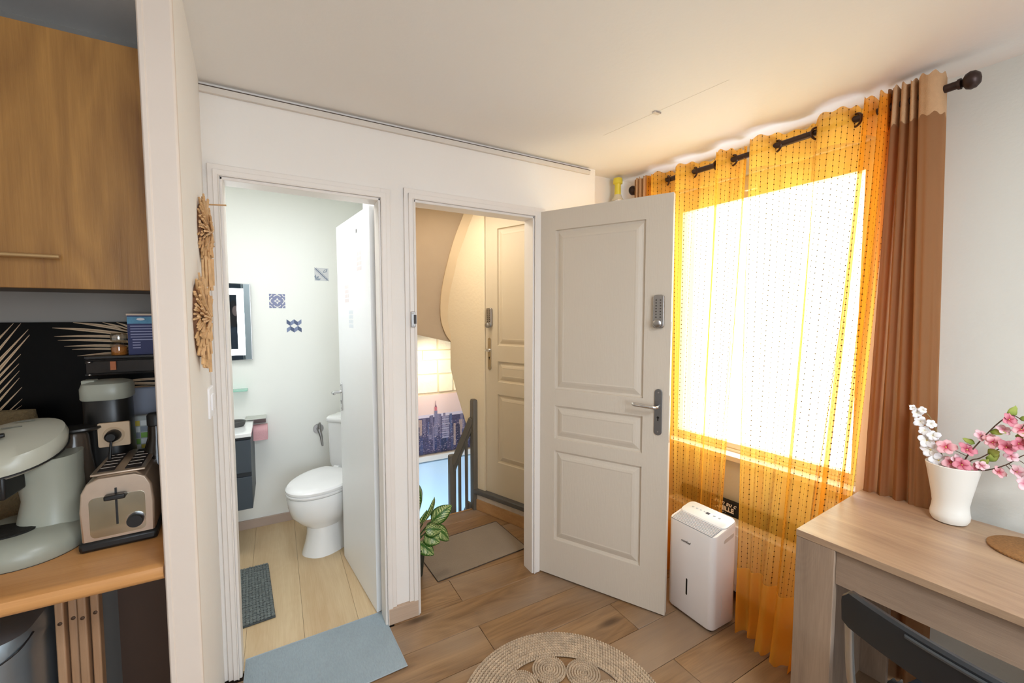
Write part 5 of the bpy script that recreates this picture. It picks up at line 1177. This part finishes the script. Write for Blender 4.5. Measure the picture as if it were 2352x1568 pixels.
# local: x to the table, y across; backrest at x = 0
CB = mat('chair_black', '#23272c', .35, var=.08); CT = mat('silver_tube', '#bdbab4', .35, .85, var=.05)
HWD = .218
bm = bmesh.new(); cur = lambda y: -.028 * (1 - (y / HWD) ** 2)
rs = []
for i in range(25):
    y = -HWD + 2 * HWD * i / 24; e = .02 * max(0, (abs(y) - HWD + .02) / .02) ** 2
    x = cur(y); rs.append([V((x - .005, y, .675 + e * .4)), V((x - .010, y, .735)), V((x - .009, y, .766 - e)), V((x - .002, y, .772 - e)), V((x + .010, y, .770 - e)), V((x + .013, y, .760 - e)), V((x + .006, y, .752)), V((x + .002, y, .735)), V((x + .006, y, .675 + e * .4))])
obj('backrest', loft(rs), CB, chr_, smooth=True, local=True)
obj('backrest_grip', loft([[V((cur(y) - .0115, y, .752)), V((cur(y) - .0125, y, .757)), V((cur(y) - .0115, y, .762)), V((cur(y) - .008, y, .757))] for y in [-.07 + .14 * i / 8 for i in range(9)]]), mat('chair_grey', '#4f5458', .4), chr_, local=True)
for s in (-1, 1):
    bm = bmesh.new(); tube(bm, catmull([(.004, s * (HWD - .012), .745), (.010, s * (HWD - .010), .66), (.05, s * (HWD - .006), .46), (.20, s * (HWD + .0), .20), (.30, s * HWD, .012)], 24), .0095, 12); obj('leg', bm, CT, chr_, smooth=True, local=True)
    bm = bmesh.new(); tube(bm, catmull([(-.06, s * (HWD - .022), .012), (.03, s * (HWD - .022), .22), (.16, s * (HWD - .024), .42), (.20, s * (HWD - .024), .45)], 20), .0095, 12); obj('leg', bm, CT, chr_, smooth=True, local=True)
    for x_, y_ in ((.30, HWD), (-.062, HWD - .022)):
        bm = bmesh.new(); lathe(bm, [(0, 0), (.013, 0), (.012, .028), (0, .028)], (x_, s * y_, 0), 12); obj('foot_cap', bm, BLACK, chr_, local=True)
bm = loft([[V((p.x + .22, p.y, z)) for p in rrect(.36, .385, .05, 6)] for z in (.440, .446, .456)]); obj('seat', bm, CB, chr_, local=True, bevel=.004)
bm = bmesh.new(); tube(bm, [(.22, -HWD + .01, .20), (.22, HWD - .01, .20)], .006, 10); obj('crossbar', bm, CT, chr_, local=True)

# ------------------------------------------------------------------ braided jute rug
jr = thing('jute_rug', 'round braided jute rug with spiral coil rosettes on the oak floor', 'rug', (.889, 1.167, 0))
JUT = mat('jute_braid', '#c9b297', .9, var=.36, scale=42, bump=.5, bscale=500)
random.seed(5)
def braid(bm, cx, cy, r, z, pitch, wd, h):
    n = max(6, int(2 * pi * r / pitch)); 
    for i in range(n):
        for sg in (-1, 1):
            a = 2 * pi * (i + (.5 if sg > 0 else 0)) / n; c = V((cx + (r + sg * wd * .42) * cos(a), cy + (r + sg * wd * .42) * sin(a), z + random.uniform(0, .0008)))
            t_ = V((-sin(a), cos(a), 0)); ro = V((cos(a), sin(a), 0)); d = (t_ * 1.0 + ro * sg * .65 * 1).normalized() * (-1 if False else 1); s = V((-d.y, d.x, 0))
            L = pitch * .78; W_ = wd * .42
            e0 = bm.verts.new(c - d * L + V((0, 0, h * .2))); e1 = bm.verts.new(c + d * L + V((0, 0, h * .2)))
            mid = [bm.verts.new(c + s * W_ * q + V((0, 0, zz))) for q, zz in ((-1, 0), (-.5, h), (.5, h), (1, 0))]
            for k_ in range(3): bm.faces.new((e0, mid[k_ + 1], mid[k_])); bm.faces.new((e1, mid[k_], mid[k_ + 1]))
cx, cy = .889, 1.167
for k_ in range(9):
    r = .278 + .0142 * k_; bm = bmesh.new(); braid(bm, cx, cy, r, .004, .0125, .0145, .0075); bmesh.ops.recalc_face_normals(bm, faces=bm.faces); obj('braid_row', bm, JUT, jr, kind='stuff')
bm = bmesh.new()
for r0, r1 in ((.270, .400),):
    lo_ = ring(bm, V((cx, cy, .0045)), V((1, 0, 0)), V((0, 1, 0)), r0, 72); hi_ = ring(bm, V((cx, cy, .0045)), V((1, 0, 0)), V((0, 1, 0)), r1, 72)
    for i in range(72): bm.faces.new((lo_[i], lo_[(i + 1) % 72], hi_[(i + 1) % 72], hi_[i]))
obj('border_backing', bm, mat('jute_dark', '#7d6850', .95, var=.2, scale=80), jr)
for k_ in range(9):
    a = R(33 + 40 * k_); x, y = cx + .205 * cos(a), cy + .205 * sin(a); bm = bmesh.new()
    for q in range(6): braid(bm, x, y, .006 + .0112 * q, .003, .0085, .0112, .007)
    bmesh.ops.recalc_face_normals(bm, faces=bm.faces); co = obj('coil', bm, JUT, jr, kind='stuff')
    bm = bmesh.new(); lathe(bm, [(0, .001), (.065, .001), (.065, .0045), (0, .0045)], (x, y, 0), 28); obj('coil_backing', bm, mat('jute_dark', '#6b5742', .95), co)
bm = bmesh.new()
for q in range(8): braid(bm, cx, cy, .008 + .0125 * q, .003, .0105, .0125, .007)
bmesh.ops.recalc_face_normals(bm, faces=bm.faces); obj('centre_coil', bm, JUT, jr, kind='stuff')
bm = bmesh.new(); lathe(bm, [(0, .001), (.11, .001), (.11, .0045), (0, .0045)], (cx, cy, 0), 32); obj('centre_backing', bm, mat('jute_dark', '#6b5742', .95), jr)
